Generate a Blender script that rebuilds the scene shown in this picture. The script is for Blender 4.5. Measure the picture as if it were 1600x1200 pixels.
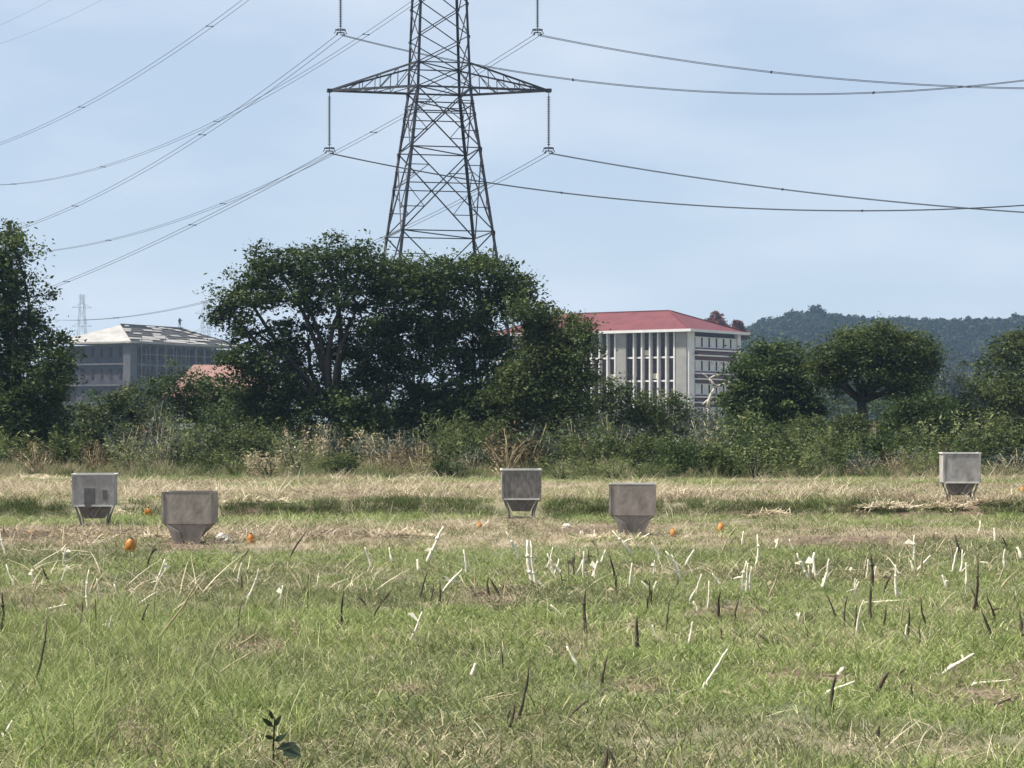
import bpy, math, random
import numpy as np
from mathutils import Vector, Matrix
R = math.radians
rng = np.random.default_rng(11)
random.seed(5)
for o in list(bpy.data.objects):
    bpy.data.objects.remove(o)
S = bpy.context.scene
COL = S.collection

# ------------------------------------------------------------------ camera, sky, sun, exposure
F, YH, H = 3500.0, 660.0, 1.6            # focal length and horizon row in photo pixels, eye height in metres
cam = bpy.data.cameras.new('camera')
cam_o = bpy.data.objects.new('camera', cam)
COL.objects.link(cam_o)
cam.sensor_width = 36.0
cam.lens = F / 1600 * 36.0
cam.shift_y = (YH - 600) / 1600
cam.clip_start, cam.clip_end = 0.5, 9000
cam_o.location = (0, 0, H)
cam_o.rotation_euler = (R(90), 0, 0)
S.camera = cam_o

SUN_EL, SUN_AZ = 60.0, -98.0              # azimuth measured from the view direction, negative = left
w = bpy.data.worlds.new('World')
S.world = w
w.use_nodes = True
nt = w.node_tree
nt.nodes.clear()
wo = nt.nodes.new('ShaderNodeOutputWorld')
bg = nt.nodes.new('ShaderNodeBackground')
sky = nt.nodes.new('ShaderNodeTexSky')
sky.sky_type = 'NISHITA'
sky.sun_disc = False
sky.sun_elevation = R(SUN_EL)
sky.sun_rotation = R(SUN_AZ)
sky.altitude = 0
sky.air_density = 1.0
sky.dust_density = 0.6
sky.ozone_density = 2.0
tc = nt.nodes.new('ShaderNodeTexCoord')
mp = nt.nodes.new('ShaderNodeMapping')
mp.inputs['Scale'].default_value = (5, 5, 16)
nz = nt.nodes.new('ShaderNodeTexNoise')
nz.inputs['Scale'].default_value = 1.3
nz.inputs['Detail'].default_value = 5
nz.inputs['Roughness'].default_value = 0.5
rp = nt.nodes.new('ShaderNodeValToRGB')
rp.color_ramp.elements[0].position = 0.40
rp.color_ramp.elements[0].color = (0, 0, 0, 1)
rp.color_ramp.elements[1].position = 0.75
rp.color_ramp.elements[1].color = (0.75, 0.75, 0.75, 1)
veil = nt.nodes.new('ShaderNodeMix')
veil.data_type = 'RGBA'
veil.inputs['Factor'].default_value = 0.72
veil.inputs['B'].default_value = (5.05, 6.1, 7.6, 1)      # thin even cloud veil over the whole sky
cl = nt.nodes.new('ShaderNodeMix')
cl.data_type = 'RGBA'
cl.inputs['B'].default_value = (6.3, 7.0, 8.0, 1)
nt.links.new(tc.outputs['Generated'], mp.inputs['Vector'])
nt.links.new(mp.outputs['Vector'], nz.inputs['Vector'])
nt.links.new(nz.outputs['Fac'], rp.inputs['Fac'])
nt.links.new(sky.outputs['Color'], veil.inputs['A'])
nt.links.new(veil.outputs['Result'], cl.inputs['A'])
nt.links.new(rp.outputs['Color'], cl.inputs['Factor'])
nt.links.new(cl.outputs['Result'], bg.inputs['Color'])
nt.links.new(bg.outputs['Background'], wo.inputs['Surface'])
bg.inputs['Strength'].default_value = 0.061

sun = bpy.data.lights.new('sun', 'SUN')
sun_o = bpy.data.objects.new('sun', sun)
COL.objects.link(sun_o)
sun.energy = 5.0
sun.angle = R(4)
sun.color = (1.0, 0.95, 0.87)
sd = Vector((math.sin(R(SUN_AZ)) * math.cos(R(SUN_EL)), math.cos(R(SUN_AZ)) * math.cos(R(SUN_EL)), math.sin(R(SUN_EL))))
sun_o.rotation_euler = sd.to_track_quat('Z', 'Y').to_euler()

S.view_settings.view_transform = 'Standard'
S.view_settings.look = 'None'
S.view_settings.exposure = 0.95
S.view_settings.gamma = 1.0
S.view_settings.use_curve_mapping = False
S.render.engine = 'CYCLES'
S.cycles.use_denoising = True
S.cycles.max_bounces = 4
S.cycles.diffuse_bounces = 2
S.cycles.transmission_bounces = 4
S.cycles.volume_bounces = 0


# ------------------------------------------------------------------ helpers
def at(px, py, D):
    """photo pixel + distance along the view direction -> point"""
    return Vector(((px - 800) / F * D, D, H + (YH - py) / F * D))


def gd(py):
    """distance of flat ground seen in row py"""
    return H * F / (py - YH)


_perm = rng.random((256, 256))


def vnoise(x, y):
    x = np.asarray(x, float); y = np.asarray(y, float)
    xi = np.floor(x).astype(int); yi = np.floor(y).astype(int)
    fx = x - xi; fy = y - yi
    fx = fx * fx * (3 - 2 * fx); fy = fy * fy * (3 - 2 * fy)
    g = lambda a, b: _perm[a % 256, b % 256]
    return (g(xi, yi) * (1 - fx) + g(xi + 1, yi) * fx) * (1 - fy) + (g(xi, yi + 1) * (1 - fx) + g(xi + 1, yi + 1) * fx) * fy


def fbm(x, y, o=4):
    v = 0; a = 0.5; t = 0
    for i in range(o):
        v = v + a * vnoise(np.asarray(x) * 2 ** i + 17.3 * i, np.asarray(y) * 2 ** i + 5.1 * i); t += a; a *= 0.5
    return v / t


def sst(a, b, x):
    t = np.clip((np.asarray(x, float) - a) / (b - a), 0, 1)
    return t * t * (3 - 2 * t)


def gz(x, y):
    """ground height: nearly flat field, low bund 40 m out"""
    x = np.asarray(x, float); y = np.asarray(y, float)
    amp = 0.10 * sst(4, 14, y) * (1 - sst(60, 120, y))
    z = amp * (fbm(x * 0.55, y * 0.4) - 0.5) + 0.03 * (1 - sst(60, 120, y)) * (fbm(x * 3.1, y * 3.1, 2) - 0.5)
    wob = 1.2 * (fbm(x * 0.12 + 9, y * 0 + 3, 3) - 0.5)
    z = z + (0.17 * sst(39.0, 39.9, y + wob) * (1 - sst(41.5, 52, y)) - 0.10 * sst(37.2, 38.6, y + wob) * (1 - sst(39.0, 39.4, y + wob)))
    z = z + 0.06 * sst(55.5, 56.5, y + wob) * (1 - sst(57, 62, y))
    return z


def gp(px, py):
    """ground point seen at a pixel (flat ground + relief)"""
    D = gd(py)
    x = (px - 800) / F * D
    return Vector((x, D, float(gz(x, D))))


def link(o, parent=None):
    COL.objects.link(o)
    if parent:
        o.parent = parent
    return o


def tag(o, label=None, cat=None, group=None, kind=None):
    if label: o['label'] = label
    if cat: o['category'] = cat
    if group: o['group'] = group
    if kind: o['kind'] = kind
    return o


def empty(name, loc, rz=0.0):
    o = bpy.data.objects.new(name, None)
    o.empty_display_size = 0.2
    o.location = loc
    o.rotation_euler = (0, 0, rz)
    return link(o)


class MB:
    def __init__(s):
        s.v = []; s.f = []

    def box(s, c, d, rot=None):
        c = Vector(c); n = len(s.v)
        for i in (-1, 1):
            for j in (-1, 1):
                for k in (-1, 1):
                    p = Vector((i * d[0] / 2, j * d[1] / 2, k * d[2] / 2))
                    if rot: p = rot @ p
                    s.v.append(tuple(c + p))
        for q in ((0, 1, 3, 2), (4, 6, 7, 5), (0, 4, 5, 1), (2, 3, 7, 6), (0, 2, 6, 4), (1, 5, 7, 3)):
            s.f.append(tuple(n + a for a in q))
        return s

    def bar(s, p, q, w_, h_=None, up=(0, 0, 1)):
        p = Vector(p); q = Vector(q); h_ = h_ or w_
        d = (q - p).normalized(); u = Vector(up)
        if abs(d.dot(u)) > 0.98: u = Vector((1, 0, 0))
        a = d.cross(u).normalized(); b = a.cross(d)
        n = len(s.v)
        for e in (p, q):
            for i, j in ((-1, -1), (1, -1), (1, 1), (-1, 1)):
                s.v.append(tuple(e + a * i * w_ / 2 + b * j * h_ / 2))
        for k in range(4):
            s.f.append((n + k, n + (k + 1) % 4, n + 4 + (k + 1) % 4, n + 4 + k))
        s.f.append((n + 3, n + 2, n + 1, n)); s.f.append((n + 4, n + 5, n + 6, n + 7))
        return s

    def angle(s, p, q, w_, inward):
        """L-section steel angle between p and q with its flanges turned to the inside"""
        p = Vector(p); q = Vector(q); d = (q - p).normalized()
        i = Vector(inward); i = (i - d * i.dot(d)).normalized(); k = d.cross(i)
        e1 = (i + k).normalized(); e2 = (i - k).normalized(); t = w_ * 0.14
        prof = [Vector((0, 0)), Vector((w_, 0)), Vector((w_, t)), Vector((t, t)), Vector((t, w_)), Vector((0, w_))]
        n = len(s.v)
        for e in (p, q):
            for c in prof: s.v.append(tuple(e + e1 * c.x + e2 * c.y))
        for m in range(6):
            s.f.append((n + m, n + (m + 1) % 6, n + 6 + (m + 1) % 6, n + 6 + m))
        s.f.append(tuple(n + 5 - m for m in range(6))); s.f.append(tuple(n + 6 + m for m in range(6)))
        return s

    def tube(s, pts, rad, n=6, cap=True):
        pts = [Vector(p) for p in pts]
        if not hasattr(rad, '__len__'): rad = [rad] * len(pts)
        base = len(s.v); u = None
        for i, p in enumerate(pts):
            d = (pts[min(i + 1, len(pts) - 1)] - pts[max(i - 1, 0)]).normalized()
            if u is None:
                u = d.cross(Vector((0.3, 0.9, 0.1))); u = u.normalized() if u.length > 1e-4 else Vector((1, 0, 0))
            u = (u - d * u.dot(d)).normalized(); v = d.cross(u)
            for k in range(n):
                a = 2 * math.pi * k / n
                s.v.append(tuple(p + (u * math.cos(a) + v * math.sin(a)) * rad[i]))
        for i in range(len(pts) - 1):
            for k in range(n):
                a = base + i * n + k; b = base + i * n + (k + 1) % n
                s.f.append((a, b, b + n, a + n))
        if cap:
            s.f.append(tuple(base + n - 1 - k for k in range(n)))
            e = base + (len(pts) - 1) * n
            s.f.append(tuple(e + k for k in range(n)))
        return s

    def lathe(s, prof, n=14, c=(0, 0, 0)):
        b = len(s.v)
        for r_, z in prof:
            for k in range(n):
                a = 2 * math.pi * k / n
                s.v.append((c[0] + r_ * math.cos(a), c[1] + r_ * math.sin(a), c[2] + z))
        for i in range(len(prof) - 1):
            for k in range(n):
                p = b + i * n + k; q = b + i * n + (k + 1) % n
                s.f.append((p, q, q + n, p + n))
        s.f.append(tuple(b + n - 1 - k for k in range(n)))
        e = b + (len(prof) - 1) * n
        s.f.append(tuple(e + k for k in range(n)))
        return s

    def poly(s, pts):
        n = len(s.v)
        s.v += [tuple(p) for p in pts]; s.f.append(tuple(range(n, n + len(pts))))
        return s

    def mesh(s, name, mat, smooth=False):
        m = bpy.data.meshes.new(name)
        m.from_pydata(s.v, [], s.f)
        if mat: m.materials.append(mat)
        if smooth: m.polygons.foreach_set('use_smooth', [True] * len(m.polygons))
        m.update()
        return m

    def build(s, name, mat, parent=None, smooth=False):
        o = bpy.data.objects.new(name, s.mesh(name, mat, smooth))
        return link(o, parent)


def copy_tree(o, parent=None):
    c = o.copy(); COL.objects.link(c); c.parent = parent
    for ch in o.children:
        copy_tree(ch, c)
    return c


# ------------------------------------------------------------------ materials
def new_mat(name):
    m = bpy.data.materials.new(name); m.use_nodes = True
    return m, m.node_tree, m.node_tree.nodes['Principled BSDF']


def noise_mat(name, c1, c2, scale=4.0, rough=0.8, bump=0.0, detail=6, metallic=0.0, stretch=(1, 1, 1), c3=None, lo=0.35, hi=0.65, spec=0.3):
    m, n, b = new_mat(name)
    t = n.nodes.new('ShaderNodeTexCoord'); mpn = n.nodes.new('ShaderNodeMapping'); mpn.inputs['Scale'].default_value = stretch
    z = n.nodes.new('ShaderNodeTexNoise'); z.inputs['Scale'].default_value = scale; z.inputs['Detail'].default_value = detail
    z.inputs['Roughness'].default_value = 0.65
    r = n.nodes.new('ShaderNodeValToRGB')
    r.color_ramp.elements[0].position = lo; r.color_ramp.elements[0].color = (*c1, 1)
    r.color_ramp.elements[1].position = hi; r.color_ramp.elements[1].color = (*c2, 1)
    if c3:
        e = r.color_ramp.elements.new(min(hi + 0.12, 0.98)); e.color = (*c3, 1)
    n.links.new(t.outputs['Object'], mpn.inputs['Vector']); n.links.new(mpn.outputs['Vector'], z.inputs['Vector'])
    n.links.new(z.outputs['Fac'], r.inputs['Fac']); n.links.new(r.outputs['Color'], b.inputs['Base Color'])
    b.inputs['Roughness'].default_value = rough; b.inputs['Metallic'].default_value = metallic
    b.inputs['Specular IOR Level'].default_value = spec
    if bump:
        bp = n.nodes.new('ShaderNodeBump'); bp.inputs['Strength'].default_value = bump; bp.inputs['Distance'].default_value = 0.05
        n.links.new(z.outputs['Fac'], bp.inputs['Height']); n.links.new(bp.outputs['Normal'], b.inputs['Normal'])
    return m


def leaf_mat(name, stops, trans=0.33, rough=0.6, rand=0.25):
    """foliage: colour from a per-leaf tint (0..1) plus a shift per plant; some light passes through"""
    m, n, b = new_mat(name)
    a = n.nodes.new('ShaderNodeAttribute'); a.attribute_name = 'tint'
    oi = n.nodes.new('ShaderNodeObjectInfo')
    ma = n.nodes.new('ShaderNodeMath'); ma.operation = 'MULTIPLY_ADD'; ma.inputs[1].default_value = rand; ma.inputs[2].default_value = -rand / 2
    ad = n.nodes.new('ShaderNodeMath'); ad.operation = 'ADD'; ad.use_clamp = True
    r = n.nodes.new('ShaderNodeValToRGB')
    el = r.color_ramp.elements
    el[0].position, el[0].color = stops[0][0], (*stops[0][1], 1)
    el[1].position, el[1].color = stops[-1][0], (*stops[-1][1], 1)
    for p, c in stops[1:-1]:
        e = el.new(p); e.color = (*c, 1)
    n.links.new(oi.outputs['Random'], ma.inputs[0]); n.links.new(a.outputs['Fac'], ad.inputs[0]); n.links.new(ma.outputs[0], ad.inputs[1])
    n.links.new(ad.outputs[0], r.inputs['Fac']); n.links.new(r.outputs['Color'], b.inputs['Base Color'])
    b.inputs['Roughness'].default_value = rough; b.inputs['Specular IOR Level'].default_value = 0.25
    tr = n.nodes.new('ShaderNodeBsdfTranslucent'); mx = n.nodes.new('ShaderNodeMixShader'); mx.inputs['Fac'].default_value = trans
    n.links.new(r.outputs['Color'], tr.inputs['Color'])
    n.links.new(b.outputs['BSDF'], mx.inputs[1]); n.links.new(tr.outputs['BSDF'], mx.inputs[2])
    n.links.new(mx.outputs['Shader'], n.nodes['Material Output'].inputs['Surface'])
    return m


M = {}
M['steel'] = noise_mat('galvanised_steel', (0.035, 0.037, 0.045), (0.07, 0.072, 0.082), 3, 0.6, metallic=0.2)
M['cable'] = noise_mat('cable', (0.035, 0.037, 0.042), (0.06, 0.062, 0.07), 2, 0.5, metallic=0.3)
M['insul'] = noise_mat('insulator_glaze', (0.03, 0.03, 0.036), (0.06, 0.06, 0.07), 5, 0.35)
M['hazed_steel'] = noise_mat('hazed_steel', (0.34, 0.37, 0.40), (0.42, 0.45, 0.48), 1, 0.6)  # steel paled, distance haze put into its colour
M['bark'] = noise_mat('bark', (0.02, 0.016, 0.013), (0.055, 0.046, 0.038), 6, 0.9, 0.4, stretch=(1, 1, 0.25))
M['pale_bark'] = noise_mat('pale_bark', (0.30, 0.27, 0.23), (0.50, 0.46, 0.40), 5, 0.9, 0.3, stretch=(1, 1, 0.25))
M['leaf_dark'] = leaf_mat('leaf_dark', [(0, (0.018, 0.032, 0.007)), (0.5, (0.042, 0.068, 0.015)), (1, (0.092, 0.122, 0.031))])
M['leaf_mid'] = leaf_mat('leaf_mid', [(0, (0.022, 0.036, 0.010)), (0.5, (0.05, 0.07, 0.018)), (1, (0.11, 0.13, 0.038))])
M['leaf_olive'] = leaf_mat('leaf_olive', [(0, (0.026, 0.044, 0.011)), (0.5, (0.060, 0.084, 0.021)), (1, (0.12, 0.14, 0.04))])
M['leaf_grey'] = leaf_mat('leaf_grey', [(0, (0.035, 0.045, 0.035)), (0.5, (0.07, 0.085, 0.06)), (1, (0.14, 0.16, 0.12))])
M['leaf_brown'] = leaf_mat('leaf_brown', [(0, (0.06, 0.045, 0.025)), (0.5, (0.13, 0.095, 0.05)), (1, (0.26, 0.19, 0.10))])
M['leaf_lime'] = leaf_mat('leaf_lime', [(0, (0.04, 0.062, 0.018)), (0.5, (0.095, 0.125, 0.035)), (1, (0.20, 0.215, 0.085))], 0.3)
M['leaf_hill'] = leaf_mat('leaf_hill', [(0, (0.008, 0.015, 0.007)), (0.5, (0.018, 0.030, 0.013)), (1, (0.042, 0.058, 0.024))])
M['leaf_rust'] = leaf_mat('leaf_rust', [(0, (0.09, 0.035, 0.028)), (0.5, (0.16, 0.07, 0.055)), (1, (0.25, 0.12, 0.09))])
M['dry_seed'] = leaf_mat('dry_seed', [(0, (0.18, 0.14, 0.08)), (0.5, (0.34, 0.28, 0.17)), (1, (0.52, 0.44, 0.30))], 0.3)
M['grass'] = leaf_mat('grass_blade', [(0, (0.075, 0.11, 0.03)), (0.4, (0.19, 0.245, 0.07)), (0.72, (0.34, 0.385, 0.135)), (0.84, (0.48, 0.475, 0.22)), (1, (0.62, 0.57, 0.36))], 0.35, 0.55, 0.22)
M['grass_dull'] = leaf_mat('grass_dull', [(0, (0.06, 0.075, 0.03)), (0.5, (0.16, 0.18, 0.07)), (0.8, (0.29, 0.29, 0.135)), (1, (0.50, 0.45, 0.27))], 0.3, 0.6, 0.22)
M['straw'] = leaf_mat('straw', [(0, (0.18, 0.13, 0.08)), (0.5, (0.42, 0.34, 0.22)), (1, (0.72, 0.63, 0.47))], 0.2, 0.7, 0.3)
M['litter'] = leaf_mat('litter', [(0, (0.045, 0.032, 0.02)), (0.5, (0.17, 0.125, 0.08)), (1, (0.48, 0.40, 0.28))], 0.1, 0.8, 0.3)
M['hopper'] = noise_mat('grey_board', (0.20, 0.17, 0.142), (0.31, 0.27, 0.232), 5, 0.85, 0.25, c3=(0.35, 0.315, 0.285), stretch=(1.3, 1.3, .8))
M['hopper_light'] = noise_mat('grey_board_light', (0.25, 0.23, 0.205), (0.42, 0.395, 0.365), 5, 0.85, 0.25, stretch=(1.3, 1.3, .8))
M['hopper_dark'] = noise_mat('grey_board_dark', (0.13, 0.112, 0.10), (0.28, 0.25, 0.222), 11, 0.85, 0.35, stretch=(1.6, 1.6, .7))
M['rim'] = noise_mat('sunlit_rim', (0.55, 0.53, 0.47), (0.75, 0.73, 0.67), 9, 0.6)  # sunlit top edge of the hoppers put into the colour; lower rims share it
M['leg'] = noise_mat('weathered_leg', (0.13, 0.12, 0.105), (0.24, 0.22, 0.195), 9, 0.8)
M['hatch'] = noise_mat('hatch_dark', (0.10, 0.095, 0.09), (0.16, 0.15, 0.14), 14, 0.8)
M['orange'] = noise_mat('orange_plastic', (0.26, 0.095, 0.012), (0.50, 0.19, 0.02), 20, 0.45, spec=0.4)
M['orange_faded'] = noise_mat('orange_faded', (0.42, 0.17, 0.04), (0.58, 0.25, 0.06), 14, 0.7)
M['cap'] = noise_mat('dark_cap', (0.05, 0.045, 0.04), (0.11, 0.09, 0.07), 9, 0.6)
M['stalk_pale'] = noise_mat('bleached_stalk', (0.54, 0.47, 0.32), (0.84, 0.79, 0.65), 45, 0.8, stretch=(1, 1, 0.3))
M['stalk_dark'] = noise_mat('dead_stalk', (0.035, 0.026, 0.018), (0.10, 0.075, 0.05), 22, 0.9, stretch=(1, 1, 0.3))
M['stalk_tan'] = noise_mat('tan_stalk', (0.26, 0.21, 0.12), (0.46, 0.39, 0.24), 22, 0.85, stretch=(1, 1, 0.3))
M['stone'] = noise_mat('pale_stone', (0.46, 0.42, 0.36), (0.70, 0.66, 0.58), 8, 0.85, 0.4)
M['soil'] = noise_mat('soil', (0.06, 0.042, 0.03), (0.17, 0.125, 0.09), 9, 0.95, 0.6)
M['red_roof'] = noise_mat('red_tile', (0.092, 0.018, 0.020), (0.13, 0.030, 0.031), 0.5, 0.7, 0.1)
M['maroon'] = noise_mat('maroon_tile', (0.085, 0.032, 0.036), (0.13, 0.05, 0.055), 2, 0.75)
M['white_wall'] = noise_mat('white_render', (0.50, 0.475, 0.455), (0.60, 0.575, 0.555), 0.7, 0.85)
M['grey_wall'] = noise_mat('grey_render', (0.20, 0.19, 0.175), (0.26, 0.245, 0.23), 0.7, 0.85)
M['dark_room'] = noise_mat('dark_interior', (0.022, 0.015, 0.012), (0.055, 0.034, 0.027), 0.9, 0.95, spec=0.05)
M['brown_frame'] = noise_mat('brown_frame', (0.07, 0.03, 0.022), (0.12, 0.055, 0.04), 2, 0.6)
M['cream'] = noise_mat('cream_trim', (0.55, 0.48, 0.36), (0.68, 0.61, 0.48), 2, 0.8)
M['concrete'] = noise_mat('raw_concrete', (0.034, 0.032, 0.038), (0.058, 0.054, 0.062), 0.6, 0.9)
M['concrete_light'] = noise_mat('raw_concrete_light', (0.065, 0.062, 0.067), (0.10, 0.096, 0.10), 0.8, 0.9)
M['sheet'] = noise_mat('cream_sheet', (0.22, 0.205, 0.185), (0.34, 0.32, 0.295), 0.6, 0.6)
M['batten'] = noise_mat('dark_batten', (0.07, 0.062, 0.055), (0.13, 0.12, 0.105), 1.5, 0.8)
M['scaffold'] = noise_mat('scaffold_pole', (0.10, 0.095, 0.10), (0.16, 0.155, 0.155), 1, 0.6)
M['pink_roof'] = noise_mat('pink_tile', (0.22, 0.12, 0.095), (0.30, 0.17, 0.14), 1.2, 0.8)
M['cloth_dark'] = noise_mat('dark_cloth', (0.02, 0.02, 0.025), (0.05, 0.045, 0.05), 5, 0.9)

# ------------------------------------------------------------------ setting: ground, hills
def field_zone(x, y):
    """dry straw share of the field (real cover): high in the cut strip by the hoppers, low near the eye"""
    y = np.asarray(y, float) + 3.0 * (fbm(np.asarray(x) * 0.35, np.asarray(y) * 0.1 + 2, 3) - 0.5)
    band = 0.70 * sst(25.5, 31, y) * (1 - sst(34.5, 36.8, y)) + 0.74 * sst(39.6, 41.5, y) * (1 - sst(57, 63, y)) + 0.20
    n = fbm(np.asarray(x) * 0.16, np.asarray(y) * 0.5, 4)
    return np.clip(band + 2.2 * (n - 0.5), 0, 1)


BARE = [(1545, 1078, 150, 42), (1230, 1060, 110, 28), (900, 1022, 60, 20), (90, 950, 70, 22), (1010, 1075, 60, 18), (215, 1150, 90, 60), (60, 838, 190, 16),
        (1215, 806, 80, 7), (1380, 803, 90, 7), (620, 785, 160, 10), (380, 805, 60, 6), (1300, 850, 160, 14), (144, 826, 55, 8), (293, 854, 60, 9), (814, 812, 45, 6), (990, 838, 60, 8), (1504, 801, 55, 6), (760, 940, 70, 16), (400, 1010, 80, 18), (1130, 960, 70, 14), (650, 1085, 80, 22), (950, 828, 120, 8), (520, 835, 90, 9)]


def bare(x, y):
    x = np.asarray(x, float); y = np.maximum(np.asarray(y, float), 1)
    px = 800 + x / y * F; py = YH + H * F / y
    b = 0
    nn = fbm(x * 2.2, y * 1.2, 3) - 0.5
    for cx, cy, rx, ry in BARE:
        d = ((px - cx) / rx) ** 2 + ((py - cy) / ry) ** 2
        b = np.maximum(b, 1 - sst(0.25, 1.3, d + 1.6 * nn))
    return b


ys = np.concatenate([np.linspace(-30, 6, 8), np.arange(6.5, 32, 0.16), np.arange(32, 75, 0.3), np.geomspace(75, 6000, 40)])
ts = np.linspace(-1, 1, 181)
gx = ts[None, :] * (ys[:, None].clip(0) * 0.36 + 4 + 30 * sst(70, 200, ys)[:, None])
gy = np.repeat(ys[:, None], len(ts), 1)
gzv = gz(gx, gy)
nr, nc = gx.shape
me = bpy.data.meshes.new('ground')
vv = np.stack([gx, gy, gzv], -1).reshape(-1, 3)
ii = np.arange(nr * nc).reshape(nr, nc)
ff = np.stack([ii[:-1, :-1], ii[:-1, 1:], ii[1:, 1:], ii[1:, :-1]], -1).reshape(-1, 4)
me.from_pydata(vv.tolist(), [], ff.tolist())
me.polygons.foreach_set('use_smooth', [True] * len(me.polygons))
at1 = me.attributes.new('dry', 'FLOAT', 'POINT'); at1.data.foreach_set('value', field_zone(gx, gy).ravel().astype(np.float32))
at2 = me.attributes.new('bare', 'FLOAT', 'POINT'); at2.data.foreach_set('value', np.asarray(bare(gx, gy)).ravel().astype(np.float32))
m, n, b = new_mat('field_ground')
t = n.nodes.new('ShaderNodeTexCoord')
zs = []
for sc_ in (0.8, 6.0, 40.0):
    z = n.nodes.new('ShaderNodeTexNoise'); z.inputs['Scale'].default_value = sc_; z.inputs['Detail'].default_value = 7
    n.links.new(t.outputs['Object'], z.inputs['Vector']); zs.append(z)
rg = n.nodes.new('ShaderNodeValToRGB'); rg.color_ramp.elements[0].position = 0.3; rg.color_ramp.elements[0].color = (0.075, 0.085, 0.04, 1)
rg.color_ramp.elements[1].position = 0.72; rg.color_ramp.elements[1].color = (0.20, 0.205, 0.10, 1)
rd = n.nodes.new('ShaderNodeValToRGB'); rd.color_ramp.elements[0].position = 0.3; rd.color_ramp.elements[0].color = (0.16, 0.12, 0.075, 1)
rd.color_ramp.elements[1].position = 0.7; rd.color_ramp.elements[1].color = (0.44, 0.36, 0.24, 1)
rs = n.nodes.new('ShaderNodeValToRGB'); rs.color_ramp.elements[0].position = 0.3; rs.color_ramp.elements[0].color = (0.08, 0.05, 0.034, 1)
rs.color_ramp.elements[1].position = 0.7; rs.color_ramp.elements[1].color = (0.29, 0.20, 0.135, 1)
for r_, z in ((rg, zs[1]), (rd, zs[2]), (rs, zs[1])):
    n.links.new(z.outputs['Fac'], r_.inputs['Fac'])
ad_ = n.nodes.new('ShaderNodeAttribute'); ad_.attribute_name = 'dry'
ab_ = n.nodes.new('ShaderNodeAttribute'); ab_.attribute_name = 'bare'
x1 = n.nodes.new('ShaderNodeMix'); x1.data_type = 'RGBA'; x2 = n.nodes.new('ShaderNodeMix'); x2.data_type = 'RGBA'
n.links.new(ad_.outputs['Fac'], x1.inputs['Factor']); n.links.new(rg.outputs['Color'], x1.inputs['A']); n.links.new(rd.outputs['Color'], x1.inputs['B'])
n.links.new(ab_.outputs['Fac'], x2.inputs['Factor']); n.links.new(x1.outputs['Result'], x2.inputs['A']); n.links.new(rs.outputs['Color'], x2.inputs['B'])
n.links.new(x2.outputs['Result'], b.inputs['Base Color']); b.inputs['Roughness'].default_value = 0.95
bp = n.nodes.new('ShaderNodeBump'); bp.inputs['Strength'].default_value = 1.0; bp.inputs['Distance'].default_value = 0.06
n.links.new(zs[2].outputs['Fac'], bp.inputs['Height']); n.links.new(bp.outputs['Normal'], b.inputs['Normal'])
me.materials.append(m)
ground = link(bpy.data.objects.new('ground', me))
tag(ground, 'flat rough field of cut grass and dry straw', None, None, 'structure')

# hills behind the red roofed building
sk = np.array([(1040, 640), (1120, 560), (1170, 528), (1200, 514), (1240, 505), (1300, 505), (1360, 510), (1450, 514), (1520, 511), (1600, 504), (1750, 500), (1950, 530), (2200, 600)], float)
hx = np.linspace(1040, 2200, 120)
hy = np.interp(hx, sk[:, 0], sk[:, 1])
hv = []; prof = [(-260, 0.0), (-180, 0.35), (-110, 0.66), (-50, 0.9), (0, 1.0), (80, 0.93), (200, 0.6), (420, 0.0)]
HILL_D = 900
for px_, py_ in zip(hx, hy):
    X = (px_ - 800) / F * HILL_D; Z = (YH - py_) / F * HILL_D
    for dy, k in prof:
        yy = HILL_D + dy
        hv.append((X * yy / HILL_D, yy, max(Z, 0) * k * (1 + 0.10 * (float(fbm(X * 0.02 + 3, yy * 0.02, 3)) - 0.5)) - (0.5 if k == 0 else 0)))
k = len(prof)
hf = [(i * k + j, (i + 1) * k + j, (i + 1) * k + j + 1, i * k + j + 1) for i in range(len(hx) - 1) for j in range(k - 1)]
hm = bpy.data.meshes.new('hill'); hm.from_pydata(hv, [], hf); hm.polygons.foreach_set('use_smooth', [True] * len(hm.polygons))
hm.materials.append(noise_mat('hill_cover', (0.02, 0.035, 0.015), (0.05, 0.075, 0.03), 0.1, 0.95))
hill = link(bpy.data.objects.new('hill', hm)); tag(hill, 'low wooded hill beyond the red roofed building', None, None, 'structure')


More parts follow.
